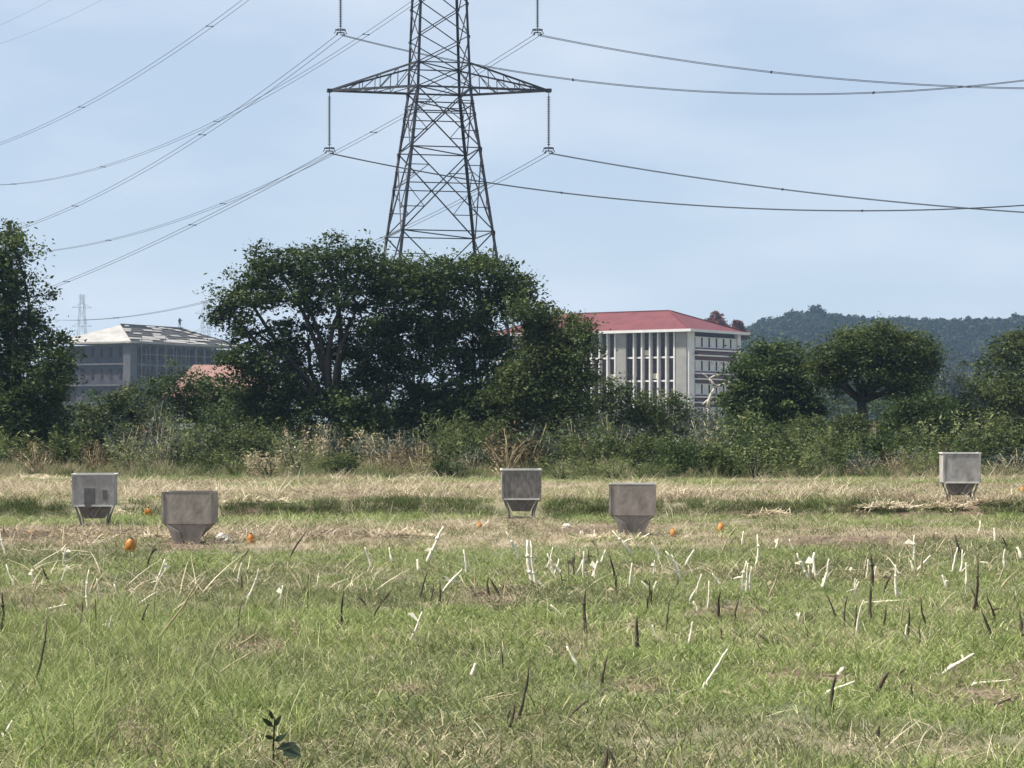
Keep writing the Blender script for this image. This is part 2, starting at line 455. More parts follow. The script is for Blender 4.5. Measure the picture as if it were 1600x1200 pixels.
# ------------------------------------------------------------------ foliage builders
def leaves_mesh(name, mat, P, tint, length, width=0.5, droop=0.0, up=0.4, fold=True):
    """many small pointed leaves at points P"""
    N = len(P)
    a = rng.uniform(0, 2 * np.pi, N); el = rng.normal(-droop, 0.5, N)
    d = np.stack([np.cos(a) * np.cos(el), np.sin(a) * np.cos(el), np.sin(el)], 1)
    nr_ = rng.normal(0, 1, (N, 3)); nr_[:, 2] += up * 2
    s_ = np.cross(d, nr_); s_ /= np.linalg.norm(s_, axis=1)[:, None] + 1e-9
    L = length * rng.choice([0.5, 0.8, 1.0, 1.25, 1.7], N, p=[.25, .25, .25, .17, .08])[:, None] * rng.uniform(.85, 1.15, N)[:, None]
    W = L * width
    v = np.stack([P - d * L * .5, P + s_ * W * .5, P + d * L * .5, P - s_ * W * .5], 1).reshape(-1, 3)
    me_ = bpy.data.meshes.new(name)
    me_.vertices.add(N * 4); me_.vertices.foreach_set('co', v.astype(np.float32).ravel())
    me_.loops.add(N * 4); me_.loops.foreach_set('vertex_index', np.arange(N * 4, dtype=np.int32))
    me_.polygons.add(N); me_.polygons.foreach_set('loop_start', np.arange(0, N * 4, 4, dtype=np.int32))
    at_ = me_.attributes.new('tint', 'FLOAT', 'FACE'); at_.data.foreach_set('value', np.clip(tint, 0, 1).astype(np.float32))
    me_.materials.append(mat)
    me_.update(); me_.validate()
    return me_


def clump_points(lobes, n_clump, per, cr, flat=0.6, shell=0.55):
    """clump centres inside ellipsoid lobes, leaves inside clumps"""
    lobes = np.array(lobes, float)
    wgt = (lobes[:, 3] * lobes[:, 4] * lobes[:, 5]) ** 0.66
    ids = rng.choice(len(lobes), n_clump, p=wgt / wgt.sum())
    u = rng.normal(0, 1, (n_clump, 3)); u /= np.linalg.norm(u, axis=1)[:, None]
    r = shell + (1 - shell) * rng.random(n_clump) ** 0.7
    inner = rng.random(n_clump) < 0.3
    r[inner] = rng.random(inner.sum()) ** 0.5 * 0.8
    c = lobes[ids, :3] + u * r[:, None] * lobes[ids, 3:6]
    k = rng.integers(int(per * 0.5), int(per * 1.5), n_clump)
    idx = np.repeat(np.arange(n_clump), k)
    rad = cr * rng.uniform(0.5, 1.35, n_clump)
    q = rng.normal(0, 0.5, (len(idx), 3)) * rad[idx][:, None]
    q[:, 2] *= flat
    P = c[idx] + q
    ct = rng.normal(0.47, 0.23, n_clump)
    tint = ct[idx] + rng.normal(0, 0.16, len(idx))
    return P, tint, c


def limb(mb, p, q, r0, r1, bend=0.12, n=5):
    p = Vector(p); q = Vector(q); L = (q - p).length
    off = Vector((random.uniform(-1, 1), random.uniform(-1, 1), random.uniform(0, 0.8))) * L * bend
    pts = []; rr = []
    for i in range(n + 1):
        t = i / n
        pts.append(p.lerp(q, t) + off * math.sin(math.pi * t)); rr.append(r0 + (r1 - r0) * t)
    mb.tube(pts, rr, 6)
    return pts


def tree(name, label, base_px, D, lobes_px, leafm, n_clump=220, per=70, cr=0.55, leaf=0.17, trunk_r=0.16, fork=0.35, stems=1, bark='bark', group='trees along the far edge of the field', shell=0.55, depth=1.0, cat='tree', twig=40, fork_z=None):
    bx = (base_px - 800) / F * D
    root = empty(name, (bx, D, 0)); tag(root, label, cat, group)
    lobes = []
    for (lx, ly, rx, ry) in lobes_px:
        k_ = D / F
        off = random.uniform(-0.5, 0.5) * rx * k_ * depth
        lobes.append(((lx - base_px) * k_, off, H + (YH - ly) * k_, rx * k_, max(rx, ry) * k_ * 0.8 * depth, ry * k_))
    leaf *= 0.8; per = int(per * 1.45)
    P, tint, cc = clump_points(lobes, n_clump, per, cr, shell=shell)
    keep = P[:, 2] > 0.05
    P, tint = P[keep], tint[keep]
    link(bpy.data.objects.new('crown', leaves_mesh('crown', leafm, P, tint, leaf, 0.52)), root)
    top = max(l[2] for l in lobes)
    zf = fork_z if fork_z else max(0.6, fork * top)
    forks = []; brs = []
    for s_ in range(stems):
        a0 = Vector((random.uniform(-0.15, 0.15) + (s_ - (stems - 1) / 2) * 0.55 * (stems > 1), random.uniform(-0.2, 0.2) * (stems > 1), -0.1))
        b0 = Vector((a0.x * 1.5 + random.uniform(-0.12, 0.12), a0.y * 1.3, zf * random.uniform(0.85, 1.15) if stems > 1 else zf))
        mb = MB(); limb(mb, a0, b0, trunk_r * 1.25, trunk_r * 0.85, 0.05); mb.build('trunk', M[bark], root, True); brs.append(MB())
        forks.append(b0)
    own = {}
    for l in lobes:
        c = Vector(l[:3])
        fi = min(range(len(forks)), key=lambda q: (forks[q] - c).length); own[tuple(l[:3])] = fi
        limb(brs[fi], forks[fi], c, trunk_r * 0.5, trunk_r * 0.15, 0.12)
    for c in cc[rng.permutation(len(cc))[:twig]]:
        l = min(lobes, key=lambda l_: (Vector(l_[:3]) - Vector(c)).length)
        limb(brs[own[tuple(l[:3])]], Vector(l[:3]), Vector(c), trunk_r * 0.2, trunk_r * 0.05, 0.1, 3)
    for b_ in brs:
        if b_.v: b_.build('limbs', M[bark], root, True)
    return root


# ------------------------------------------------------------------ trees
tree('acacia_tree', 'tall dark leafy tree beside the unfinished grey building', 10, 74,
     [(-30, 420, 75, 75), (20, 385, 42, 45), (5, 470, 75, 60), (-60, 520, 95, 80), (55, 545, 66, 52), (25, 600, 95, 70), (80, 590, 42, 60), (-40, 640, 110, 60), (60, 655, 60, 45), (-90, 430, 60, 60)],
     M['leaf_dark'], 520, 84, 0.5, 0.16, 0.2)
tree('raintree', 'broad dark tree with gappy spreading crown and thick trunk before the pylon', 515, 78,
     [(385, 460, 50, 45), (430, 415, 50, 40), (510, 405, 60, 35), (565, 425, 45, 45), (470, 455, 60, 40), (400, 520, 55, 38), (560, 480, 60, 45), (360, 490, 30, 30), (480, 540, 60, 50), (430, 590, 55, 45), (560, 560, 60, 60), (400, 640, 55, 45), (480, 625, 60, 50), (555, 640, 55, 50), (380, 570, 40, 35)],
     M['leaf_dark'], 520, 80, 0.5, 0.16, 0.26, fork_z=1.9, twig=110, shell=0.6)
tree('raintree', 'dense dark tree of several stems hiding the pylon base', 690, 79,
     [(620, 440, 55, 40), (690, 440, 60, 42), (755, 430, 58, 40), (800, 460, 42, 40), (660, 500, 70, 50), (750, 510, 75, 55), (610, 560, 60, 60), (690, 590, 70, 70), (780, 590, 70, 70), (640, 640, 50, 50), (735, 650, 60, 45)],
     M['leaf_dark'], 620, 84, 0.52, 0.16, 0.1, stems=4, fork_z=2.2, twig=90)
tree('raintree', 'rounded olive green tree overlapping the red roof', 850, 77,
     [(862, 525, 52, 42), (830, 490, 30, 26), (900, 560, 36, 55), (850, 590, 55, 60), (880, 640, 45, 45), (805, 620, 45, 55), (905, 520, 18, 22)],
     M['leaf_olive'], 380, 84, 0.48, 0.15, 0.1, stems=2, fork_z=1.6)
tree('leafy_tree', 'bushy dark green tree between the red roofed building and a forked tree', 1212, 84,
     [(1210, 565, 52, 40), (1180, 600, 42, 42), (1250, 595, 42, 45), (1210, 640, 70, 35), (1155, 640, 35, 30), (1262, 645, 35, 35), (1160, 575, 22, 24)],
     M['leaf_dark'], 340, 84, 0.48, 0.16, 0.14, fork_z=1.3)
tree('leafy_tree', 'round olive tree with a bare forked trunk', 1357, 82,
     [(1365, 530, 62, 33), (1320, 550, 48, 38), (1415, 548, 50, 36), (1300, 585, 35, 30), (1365, 575, 68, 38), (1430, 590, 36, 34), (1410, 605, 35, 24), (1280, 560, 22, 22), (1450, 560, 22, 26)],
     M['leaf_olive'], 420, 90, 0.45, 0.12, 0.2, fork_z=2.35, twig=70, shell=0.35)
tree('leafy_tree', 'tall grey green tree rising over the thicket by the last hopper', 1590, 92,
     [(1575, 545, 40, 30), (1560, 580, 38, 28), (1610, 560, 45, 45), (1640, 530, 50, 45), (1600, 620, 70, 45), (1680, 600, 60, 60)],
     M['leaf_mid'], 230, 75, 0.5, 0.16, 0.15)
tree('thicket_bush', 'dark green bush mound before the unfinished building', 285, 84,
     [(270, 592, 45, 28), (310, 620, 45, 35), (335, 614, 40, 22), (365, 620, 30, 30), (235, 620, 42, 32), (345, 650, 45, 32), (280, 655, 60, 38)], M['leaf_dark'], 200, 70, 0.42, 0.13, 0.07, stems=3, cat='bush', group='bushes of the far thicket', fork_z=0.8, twig=12)
tree('thicket_bush', 'dull green bush with brownish stems before the unfinished building', 190, 80,
     [(190, 635, 45, 30), (150, 655, 40, 30), (225, 660, 40, 35), (175, 680, 60, 25), (250, 680, 40, 28)], M['leaf_mid'], 170, 70, 0.4, 0.13, 0.06, stems=3, cat='bush', group='bushes of the far thicket', fork_z=0.7, twig=12)
tree('thicket_bush', 'brown green brush below the red roofed building facade', 960, 83,
     [(945, 610, 38, 30), (985, 630, 40, 28), (930, 650, 45, 38), (1000, 665, 55, 35), (1045, 640, 38, 26)], M['leaf_olive'], 190, 62, 0.42, 0.12, 0.05, stems=3, cat='bush', group='bushes of the far thicket', fork_z=0.9, twig=30)
tree('thicket_bush', 'grey green brush at the foot of the red roofed building', 1060, 86,
     [(1050, 665, 50, 35), (1090, 660, 40, 28), (1020, 690, 45, 28), (1110, 690, 40, 25)], M['leaf_grey'], 150, 62, 0.42, 0.12, 0.05, stems=3, cat='bush', group='bushes of the far thicket', fork_z=0.7, twig=30)
tree('thicket_bush', 'dark hollow bush beside the forked trunk', 1440, 80,
     [(1420, 660, 45, 35), (1460, 645, 45, 38), (1400, 690, 40, 28), (1470, 690, 45, 28)], M['leaf_dark'], 180, 70, 0.42, 0.13, 0.06, stems=3, cat='bush', group='bushes of the far thicket', fork_z=0.7, twig=16)
tree('thicket_bush', 'wide dull green thicket bush beneath the grey green tree', 1540, 83,
     [(1520, 625, 45, 38), (1565, 620, 45, 35), (1610, 630, 50, 40), (1540, 670, 60, 35), (1600, 680, 60, 32), (1490, 650, 30, 30)], M['leaf_mid'], 230, 70, 0.45, 0.13, 0.06, stems=4, cat='bush', group='bushes of the far thicket', fork_z=0.8, twig=16)
tree('thicket_bush', 'mid green bush left of the forked olive tree trunk'.replace('left of', 'beside'), 1290, 78,
     [(1270, 680, 40, 28), (1310, 690, 45, 26), (1330, 665, 28, 24)], M['leaf_mid'], 110, 70, 0.4, 0.12, 0.05, stems=3, cat='bush', group='bushes of the far thicket', fork_z=0.6, twig=10)
for bx_, ls, mt_, lb in [(360, [(350, 665, 45, 35), (400, 680, 50, 30), (320, 690, 40, 25)], 'leaf_dark', 'dark undergrowth bush beneath the gappy crown'),
                         (460, [(450, 670, 50, 38), (490, 690, 40, 28), (425, 695, 40, 22)], 'leaf_dark', 'dark undergrowth bush beside the thick trunk'),
                         (570, [(565, 665, 50, 42), (610, 680, 45, 32), (540, 695, 30, 20)], 'leaf_dark', 'dark undergrowth bush between thick trunk and many stemmed tree'),
                         (690, [(670, 675, 50, 38), (720, 685, 50, 30)], 'leaf_dark', 'dark undergrowth bush at the foot of the many stemmed tree'),
                         (800, [(790, 675, 50, 40), (840, 685, 45, 32)], 'leaf_dark', 'dark undergrowth bush behind the orange brown brush'),
                         (900, [(890, 685, 50, 32), (940, 695, 45, 26)], 'leaf_mid', 'shaded green bush beneath the olive tree'),
                         (60, [(40, 680, 60, 32), (110, 690, 50, 28), (-20, 690, 50, 30)], 'leaf_dark', 'dark bush beneath the tall leafy tree'),
                         (1190, [(1170, 680, 50, 30), (1230, 690, 50, 26)], 'leaf_dark', 'dark bush beneath the bushy dark tree')]:
    tree('thicket_bush', lb, bx_, 81, ls, M[mt_], 130, 74, 0.42, 0.13, 0.05, stems=3, cat='bush', group='bushes of the far thicket', fork_z=0.5, twig=8)
# pale bare tree in front of the end wall of the red roofed building
bt = empty('bare_tree', at(1108, 0, 120) * 1.0); bt.location = ((1108 - 800) / F * 120, 120, 0)
tag(bt, 'small pale tree with twisted bare branches before the red roofed building', 'tree')
mb = MB(); br = MB(); kk = 120 / F
L0 = lambda x, y: Vector(((x - 1108) * kk, random.uniform(-0.2, 0.2), H + (YH - y) * kk))
limb(mb, (0, 0, -0.1), L0(1106, 636), 0.13, 0.11, 0.05)
for a_, b_, r_ in (((1106, 636), (1118, 605), .1), ((1118, 605), (1108, 592), .08), ((1106, 636), (1100, 640), .07), ((1112, 622), (1098, 632), .07), ((1118, 605), (1138, 598), .06), ((1108, 592), (1124, 586), .05), ((1138, 598), (1146, 590), .04), ((1106, 630), (1128, 628), .06), ((1128, 628), (1143, 618), .04), ((1108, 592), (1098, 584), .04)):
    limb(br, L0(*a_), L0(*b_), r_, r_ * 0.6, 0.15, 3)
mb.build('trunk', M['pale_bark'], bt, True); br.build('limbs', M['pale_bark'], bt, True)

# distant trees: three crowns shared by copies
def far_tree(px, top, D, wpx, mat, label, idx, zb=0.0):
    hgt = H + (YH - top) / F * D - zb; wid = wpx / F * D
    lob = [(0, 0, hgt * .75, wid * .34, wid * .34, hgt * .25), (-wid * .25, 0, hgt * .55, wid * .3, wid * .3, hgt * .25), (wid * .25, 0, hgt * .5, wid * .3, wid * .3, hgt * .25), (0, 0, hgt * .3, wid * .45, wid * .4, hgt * .3)]
    if idx == 2:      # tall bare stemmed tree, compact crown at the top
        lob = [(0, 0, hgt - wid * .42, wid * .34, wid * .34, wid * .4), (-wid * .28, 0, hgt - wid * .75, wid * .3, wid * .3, wid * .32), (wid * .3, 0, hgt - wid * .8, wid * .28, wid * .3, wid * .3)]
    root = empty('distant_tree', ((px - 800) / F * D, D, zb)); tag(root, label, 'tree', 'distant trees beyond the thicket')
    P, tint, cc = clump_points(lob, 150 if idx != 1 else 90, 60 if idx != 1 else 42, wid * 0.11)
    link(bpy.data.objects.new('crown', leaves_mesh('crown', mat, P, tint, 0.0042 * D * (0.2 if idx != 1 else 0.32), 0.6)), root)
    mb_ = MB(); limb(mb_, (0, 0, -.2), (0, 0, hgt * .6 if idx != 2 else hgt - wid * .3), wid * .03, wid * .015, 0.03); mb_.build('trunk', M['bark'], root, True)
    return root


far_tree(1490, 548, 290, 70, M['leaf_grey'], 'hazy grey distant tree seen past the round olive tree', 0)
far_tree(1530, 565, 310, 60, M['leaf_grey'], 'hazy grey distant tree next to the grey green tree', 0)
far_tree(1450, 590, 260, 60, M['leaf_mid'], 'low distant tree half hidden by the round olive tree', 0)
far_tree(1275, 477, 885, 34, M['leaf_hill'], 'lone tree poking above the wooded hill skyline', 0, 38.0)
far_tree(1240, 488, 880, 56, M['leaf_hill'], 'dark domed tree on the wooded hill skyline', 0, 36.0)
far_tree(1190, 556, 240, 70, M['leaf_mid'], 'distant tree behind the bushy dark green tree', 0)
far_tree(1118, 484, 372, 40, M['leaf_rust'], 'reddish treetop showing above the red roof hip', 2)
far_tree(1152, 498, 376, 30, M['leaf_rust'], 'tiny reddish treetop at the low end of the red roof', 2)
for i_, (x_, t_, d_, w_) in enumerate([(-40, 600, 190, 130), (60, 612, 170, 110), (165, 605, 210, 100), (345, 606, 180, 110), (450, 585, 200, 150), (600, 590, 190, 150), (760, 590, 200, 150), (900, 612, 190, 110), (1000, 640, 200, 90), (1310, 560, 230, 120), (1400, 575, 220, 110), (1620, 560, 240, 130), (1700, 560, 200, 130)]):
    far_tree(x_, t_, d_, w_, M['leaf_mid'] if i_ % 2 else M['leaf_dark'], 'background tree behind ' + ['the tall leafy tree', 'the tall leafy tree trunk', 'the dull green bush', 'the low pink roofed house', 'the gappy crown', 'the pylon legs', 'the many stemmed tree', 'the olive tree by the red roof', 'the brown green brush', 'the bushy dark tree and forked tree', 'the forked olive tree', 'the grey green tree', 'the wide dull thicket bush'][i_], 1)

# ------------------------------------------------------------------ instanced ground cover (stuff)
LIB = {}


def lib(name, objs):
    c = bpy.data.collections.new(name)
    for o in objs: c.objects.link(o)
    LIB[name] = c
    return c


def blades_mesh(name, mat, n, spread, hmin, hmax, wid, lean=0.5, curl=0.6, tint=(0.45, 0.2), flat=False, seg=3):
    vs = []; fs = []; tn = []
    for _ in range(n):
        a = random.uniform(0, 2 * math.pi); r_ = spread * math.sqrt(random.random())
        p = Vector((r_ * math.cos(a), r_ * math.sin(a), 0 if not flat else random.uniform(0.003, 0.03)))
        h_ = random.uniform(hmin, hmax); dr = random.uniform(0, 2 * math.pi); ln = abs(random.gauss(lean, 0.25))
        hd = Vector((math.cos(dr), math.sin(dr), 0)); sd_ = Vector((-hd.y, hd.x, 0)); e0 = random.uniform(0, 2 * math.pi)
        if not flat: sd_ = Vector((math.cos(e0), math.sin(e0), 0))
        th = ln if not flat else random.uniform(1.35, 1.6)
        t = random.gauss(*tint); b_ = len(vs); q = p.copy()
        for i in range(seg + 1):
            w_ = wid * (1 - (i / seg) ** 1.5 * 0.92) * 0.5
            vs.append(tuple(q - sd_ * w_)); vs.append(tuple(q + sd_ * w_))
            q = q + (hd * math.sin(th) + Vector((0, 0, math.cos(th)))) * h_ / seg
            th += curl * random.uniform(0.2, 1.0) / seg * 1.6 if not flat else random.uniform(-.15, .15)
        for i in range(seg):
            k_ = b_ + 2 * i; fs.append((k_, k_ + 1, k_ + 3, k_ + 2)); tn.append(t)
    me_ = bpy.data.meshes.new(name); me_.from_pydata(vs, [], fs)
    at_ = me_.attributes.new('tint', 'FLOAT', 'FACE'); at_.data.foreach_set('value', np.clip(tn, 0, 1).astype(np.float32))
    me_.materials.append(mat)
    return bpy.data.objects.new(name, me_)


def scatter(name, coll, P, rz, scale, idx, label, tilt=0.0):
    me_ = bpy.data.meshes.new(name)
    me_.vertices.add(len(P)); me_.vertices.foreach_set('co', np.asarray(P, np.float32).ravel())
    N = len(P)
    rot = np.stack([rng.normal(0, 1, N) * tilt, rng.normal(0, 1, N) * tilt, rz], 1).astype(np.float32)
    a = me_.attributes.new('rot', 'FLOAT_VECTOR', 'POINT'); a.data.foreach_set('vector', rot.ravel())
    a = me_.attributes.new('scl', 'FLOAT', 'POINT'); a.data.foreach_set('value', np.asarray(scale, np.float32))
    a = me_.attributes.new('idx', 'INT', 'POINT'); a.data.foreach_set('value', np.asarray(idx, np.int32))
    o = link(bpy.data.objects.new(name, me_))
    g = bpy.data.node_groups.new(name, 'GeometryNodeTree')
    g.interface.new_socket('Geometry', in_out='INPUT', socket_type='NodeSocketGeometry')
    g.interface.new_socket('Geometry', in_out='OUTPUT', socket_type='NodeSocketGeometry')
    gi = g.nodes.new('NodeGroupInput'); go = g.nodes.new('NodeGroupOutput')
    ip = g.nodes.new('GeometryNodeInstanceOnPoints'); ci = g.nodes.new('GeometryNodeCollectionInfo')
    ci.inputs['Collection'].default_value = coll; ci.inputs['Separate Children'].default_value = True; ci.inputs['Reset Children'].default_value = True
    ip.inputs['Pick Instance'].default_value = True

    def na(nm, ty):
        q = g.nodes.new('GeometryNodeInputNamedAttribute'); q.data_type = ty; q.inputs['Name'].default_value = nm
        return q.outputs['Attribute']
    er = g.nodes.new('FunctionNodeEulerToRotation')
    g.links.new(na('rot', 'FLOAT_VECTOR'), er.inputs[0]); g.links.new(er.outputs[0], ip.inputs['Rotation'])
    g.links.new(na('scl', 'FLOAT'), ip.inputs['Scale']); g.links.new(na('idx', 'INT'), ip.inputs['Instance Index'])
    g.links.new(gi.outputs[0], ip.inputs['Points']); g.links.new(ci.outputs[0], ip.inputs['Instance']); g.links.new(ip.outputs[0], go.inputs[0])
    md = o.modifiers.new('scatter', 'NODES'); md.node_group = g
    tag(o, label, None, None, 'stuff')
    return o


def field_points(y0, y1, dens, margin=1.35):
    """uniform random points on the part of the field in view between two distances"""
    hw = lambda y: y * 0.2286 * margin + 0.4
    area = (hw(y0) + hw(y1)) * (y1 - y0)
    n_ = int(area * dens)
    y = np.sqrt(rng.random(n_) * (y1 ** 2 - y0 ** 2) + y0 ** 2)
    x = rng.uniform(-1, 1, n_) * hw(y)
    return x, y


NT = 6
lib('tufts', [blades_mesh(f'tuft_{i:02d}', M['grass'], 34, 0.15, 0.05, 0.15, 0.007, 0.7, 1.5, (0.48, 0.26)) for i in range(NT)]
    + [blades_mesh(f'tuft_{6 + i:02d}', M['grass_dull'], 30, 0.15, 0.05, 0.14, 0.007, 0.7, 1.3, (0.5, 0.26)) for i in range(3)])
lib('straws', [blades_mesh(f'straw_{i:02d}', M['straw'], 26, 0.2, 0.08, 0.30, 0.006, 1.1, 0.8, (0.55, 0.22)) for i in range(4)]
    + [blades_mesh(f'straw_{4 + i:02d}', M['litter'], 26, 0.22, 0.06, 0.26, 0.008, 0, 0, (0.5, 0.25), flat=True) for i in range(3)])
lib('long_tufts', [blades_mesh(f'long_{i:02d}', M['grass'] if i < 3 else M['grass_dull'], 30, 0.14, 0.14, 0.38, 0.006, 0.35, 1.1, (0.55, 0.22), seg=4) for i in range(5)])
lib('weeds', [blades_mesh(f'weed_{i:02d}', [M['leaf_lime'], M['grass_dull'], M['leaf_mid'], M['dry_seed']][i % 4], 46, 0.45, 0.3, 1.05, 0.022, 0.3, 0.9, (0.5, 0.22), seg=3) for i in range(8)])

for y0, y1, den in ((8.5, 18, 125), (18, 27, 80), (27, 35, 52), (35, 64, 27)):
    x, y = field_points(y0, y1, den)
    dz = field_zone(x, y); ba = bare(x, y); pn = fbm(x * 0.9, y * 0.9, 3)
    keep = (rng.random(len(x)) > ba * 0.8) & (rng.random(len(x)) > dz * (0.42 + 0.3 * sst(22, 31, y))) & (rng.random(len(x)) < 0.6 + 1.0 * pn)
    x, y, dz, pn = x[keep], y[keep], dz[keep], pn[keep]
    P = np.stack([x, y, gz(x, y) - 0.006], 1)
    big = fbm(x * 0.35 + 40, y * 0.35, 3)
    idx = np.where(rng.random(len(x)) < sst(0.46, 0.62, big) * 0.75 + dz * 0.35 + 0.4 * np.exp(-((y - 24) / 4.5) ** 2), rng.integers(6, 9, len(x)), rng.integers(0, 6, len(x)))
    scatter('grass', LIB['tufts'], P, rng.uniform(0, 6.28, len(x)), (0.55 + 0.9 * fbm(x * 0.6 + 7, y * 0.6, 3)) * rng.uniform(0.7, 1.25, len(x)) * (1.0 + 0.25 * sst(26, 40, y)), idx, 'short patchy green grass of the field', 0.1)
for y0, y1, den in ((8.5, 20, 34), (20, 30, 34), (30, 64, 34)):
    x, y = field_points(y0, y1, den)
    dz = field_zone(x, y); ba = bare(x, y)
    keep = rng.random(len(x)) < 0.07 + 0.85 * dz ** 1.4 + 0.55 * ba
    x, y, ba = x[keep], y[keep], ba[keep]
    P = np.stack([x, y, gz(x, y) - 0.004], 1)
    idx = np.where(rng.random(len(x)) < 0.45 + 0.4 * ba, rng.integers(4, 7, len(x)), rng.integers(0, 4, len(x)))
    scatter('straw', LIB['straws'], P, rng.uniform(0, 6.28, len(x)), rng.uniform(0.6, 1.25, len(x)) * (0.8 if y0 < 15 else 0.75 + 1.1 * sst(0.5, 0.7, fbm(x * .3 + 3, y * .8, 3))), idx, 'dry straw lying in the cut grass', 0.12)
# longer grass: patch in the near field and strip along the bund
x, y = field_points(8.5, 20, 40)
px_ = 800 + x / y * F; py_ = YH + H * F / y
msk = np.exp(-(((px_ - 230) / 230) ** 2 + ((py_ - 1080) / 130) ** 2)) * 0.95 + 0.05
kp = rng.random(len(x)) < msk * (0.3 + fbm(x * 1.3, y * 1.3))
x1_, y1_ = x[kp], y[kp]
x, y = field_points(36.5, 41, 30)
kp = rng.random(len(x)) < (np.exp(-((y - 39.2) / 0.9) ** 2)) * (0.2 + 1.1 * fbm(x * 0.25, y * 0.2 + 8))
x2_, y2_ = x[kp][:0], y[kp][:0]
xa, ya = np.concatenate([x1_, x2_]), np.concatenate([y1_, y2_])
scatter('long_grass', LIB['long_tufts'], np.stack([xa, ya, gz(xa, ya) - .01], 1), rng.uniform(0, 6.28, len(xa)), rng.uniform(0.5, 1.05, len(xa)), rng.integers(0, 5, len(xa)), 'longer tufted grass in the near field and along the low bund', 0.1)
lib('bund_tufts', [blades_mesh(f'bund_{i:02d}', [M['leaf_mid'], M['leaf_olive'], M['leaf_lime']][i % 3], 40, 0.2, 0.08, 0.30, 0.009, 0.5, 1.0, (0.5, 0.22), seg=3) for i in range(6)])  # blades in darker greens, standing in for shade on the bank face
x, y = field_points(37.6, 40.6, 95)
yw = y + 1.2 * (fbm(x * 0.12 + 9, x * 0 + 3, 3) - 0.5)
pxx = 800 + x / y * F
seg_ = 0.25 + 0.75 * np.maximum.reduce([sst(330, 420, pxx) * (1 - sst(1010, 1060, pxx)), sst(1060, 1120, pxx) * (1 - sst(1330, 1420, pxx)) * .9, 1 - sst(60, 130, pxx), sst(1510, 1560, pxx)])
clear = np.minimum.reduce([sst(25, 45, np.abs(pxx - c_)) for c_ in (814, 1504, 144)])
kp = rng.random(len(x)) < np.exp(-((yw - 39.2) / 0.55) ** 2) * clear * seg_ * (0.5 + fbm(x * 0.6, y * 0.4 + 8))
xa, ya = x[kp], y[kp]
scatter('bund_grass', LIB['bund_tufts'], np.stack([xa, ya, gz(xa, ya) - .01], 1), rng.uniform(0, 6.28, len(xa)), rng.uniform(0.5, 1.0, len(xa)), rng.integers(0, 6, len(xa)), 'rank dark green grass on the low bund with bank shade in its colour', 0.12)
x, y = field_points(61, 88, 5.5)
kp = rng.random(len(x)) < sst(60.5, 66, y + 3 * (fbm(x * 0.3, y * 0.1) - .5))
x, y = x[kp], y[kp]
wn = fbm(x * 0.18 + 4, y * 0.15, 3)
wi = np.floor(np.clip((wn - 0.25) * 2 * 8 + rng.normal(0, 1.6, len(x)), 0, 7.99)).astype(int)
scatter('weeds', LIB['weeds'], np.stack([x, y, gz(x, y) - .02], 1), rng.uniform(0, 6.28, len(x)), rng.uniform(0.3, 0.62, len(x)) * (0.35 + 1.3 * fbm(x * 0.4, y * 0.4 + 9)), wi, 'tall mixed weeds along the thicket edge', 0.08)
# woodland on the hill
cr_objs = []
for i in range(4):
    P, tint, _ = clump_points([(0, 0, 3.6, 2.6, 2.6, 2.0), (1.4, 0, 2.6, 1.8, 1.8, 1.8), (-1.3, .6, 2.4, 1.8, 1.8, 1.7)], 46, 26, 0.8)
    cr_objs.append(bpy.data.objects.new(f'wood_{i}', leaves_mesh(f'wood_{i}', M['leaf_hill'], P, tint, 0.8, 0.6)))
lib('wood', cr_objs)
HP = []
tri = [(a, b, c) for a, b, c, d in hf] + [(a, c, d) for a, b, c, d in hf]
hva = np.array(hv); ta = np.array(tri)
ar = 0.5 * np.linalg.norm(np.cross(hva[ta[:, 1]] - hva[ta[:, 0]], hva[ta[:, 2]] - hva[ta[:, 0]]), axis=1)
ar = ar * (hva[ta[:, 0]][:, 1] < HILL_D + 60)
ch = rng.choice(len(ta), 5200, p=ar / ar.sum()); u_ = rng.random((5200, 2)); fl = u_.sum(1) > 1; u_[fl] = 1 - u_[fl]
HP = hva[ta[ch, 0]] + (hva[ta[ch, 1]] - hva[ta[ch, 0]]) * u_[:, :1] + (hva[ta[ch, 2]] - hva[ta[ch, 0]]) * u_[:, 1:]
scatter('woodland', LIB['wood'], HP, rng.uniform(0, 6.28, len(HP)), rng.uniform(0.6, 1.15, len(HP)), rng.integers(0, 4, len(HP)), 'far woodland covering the low hill')

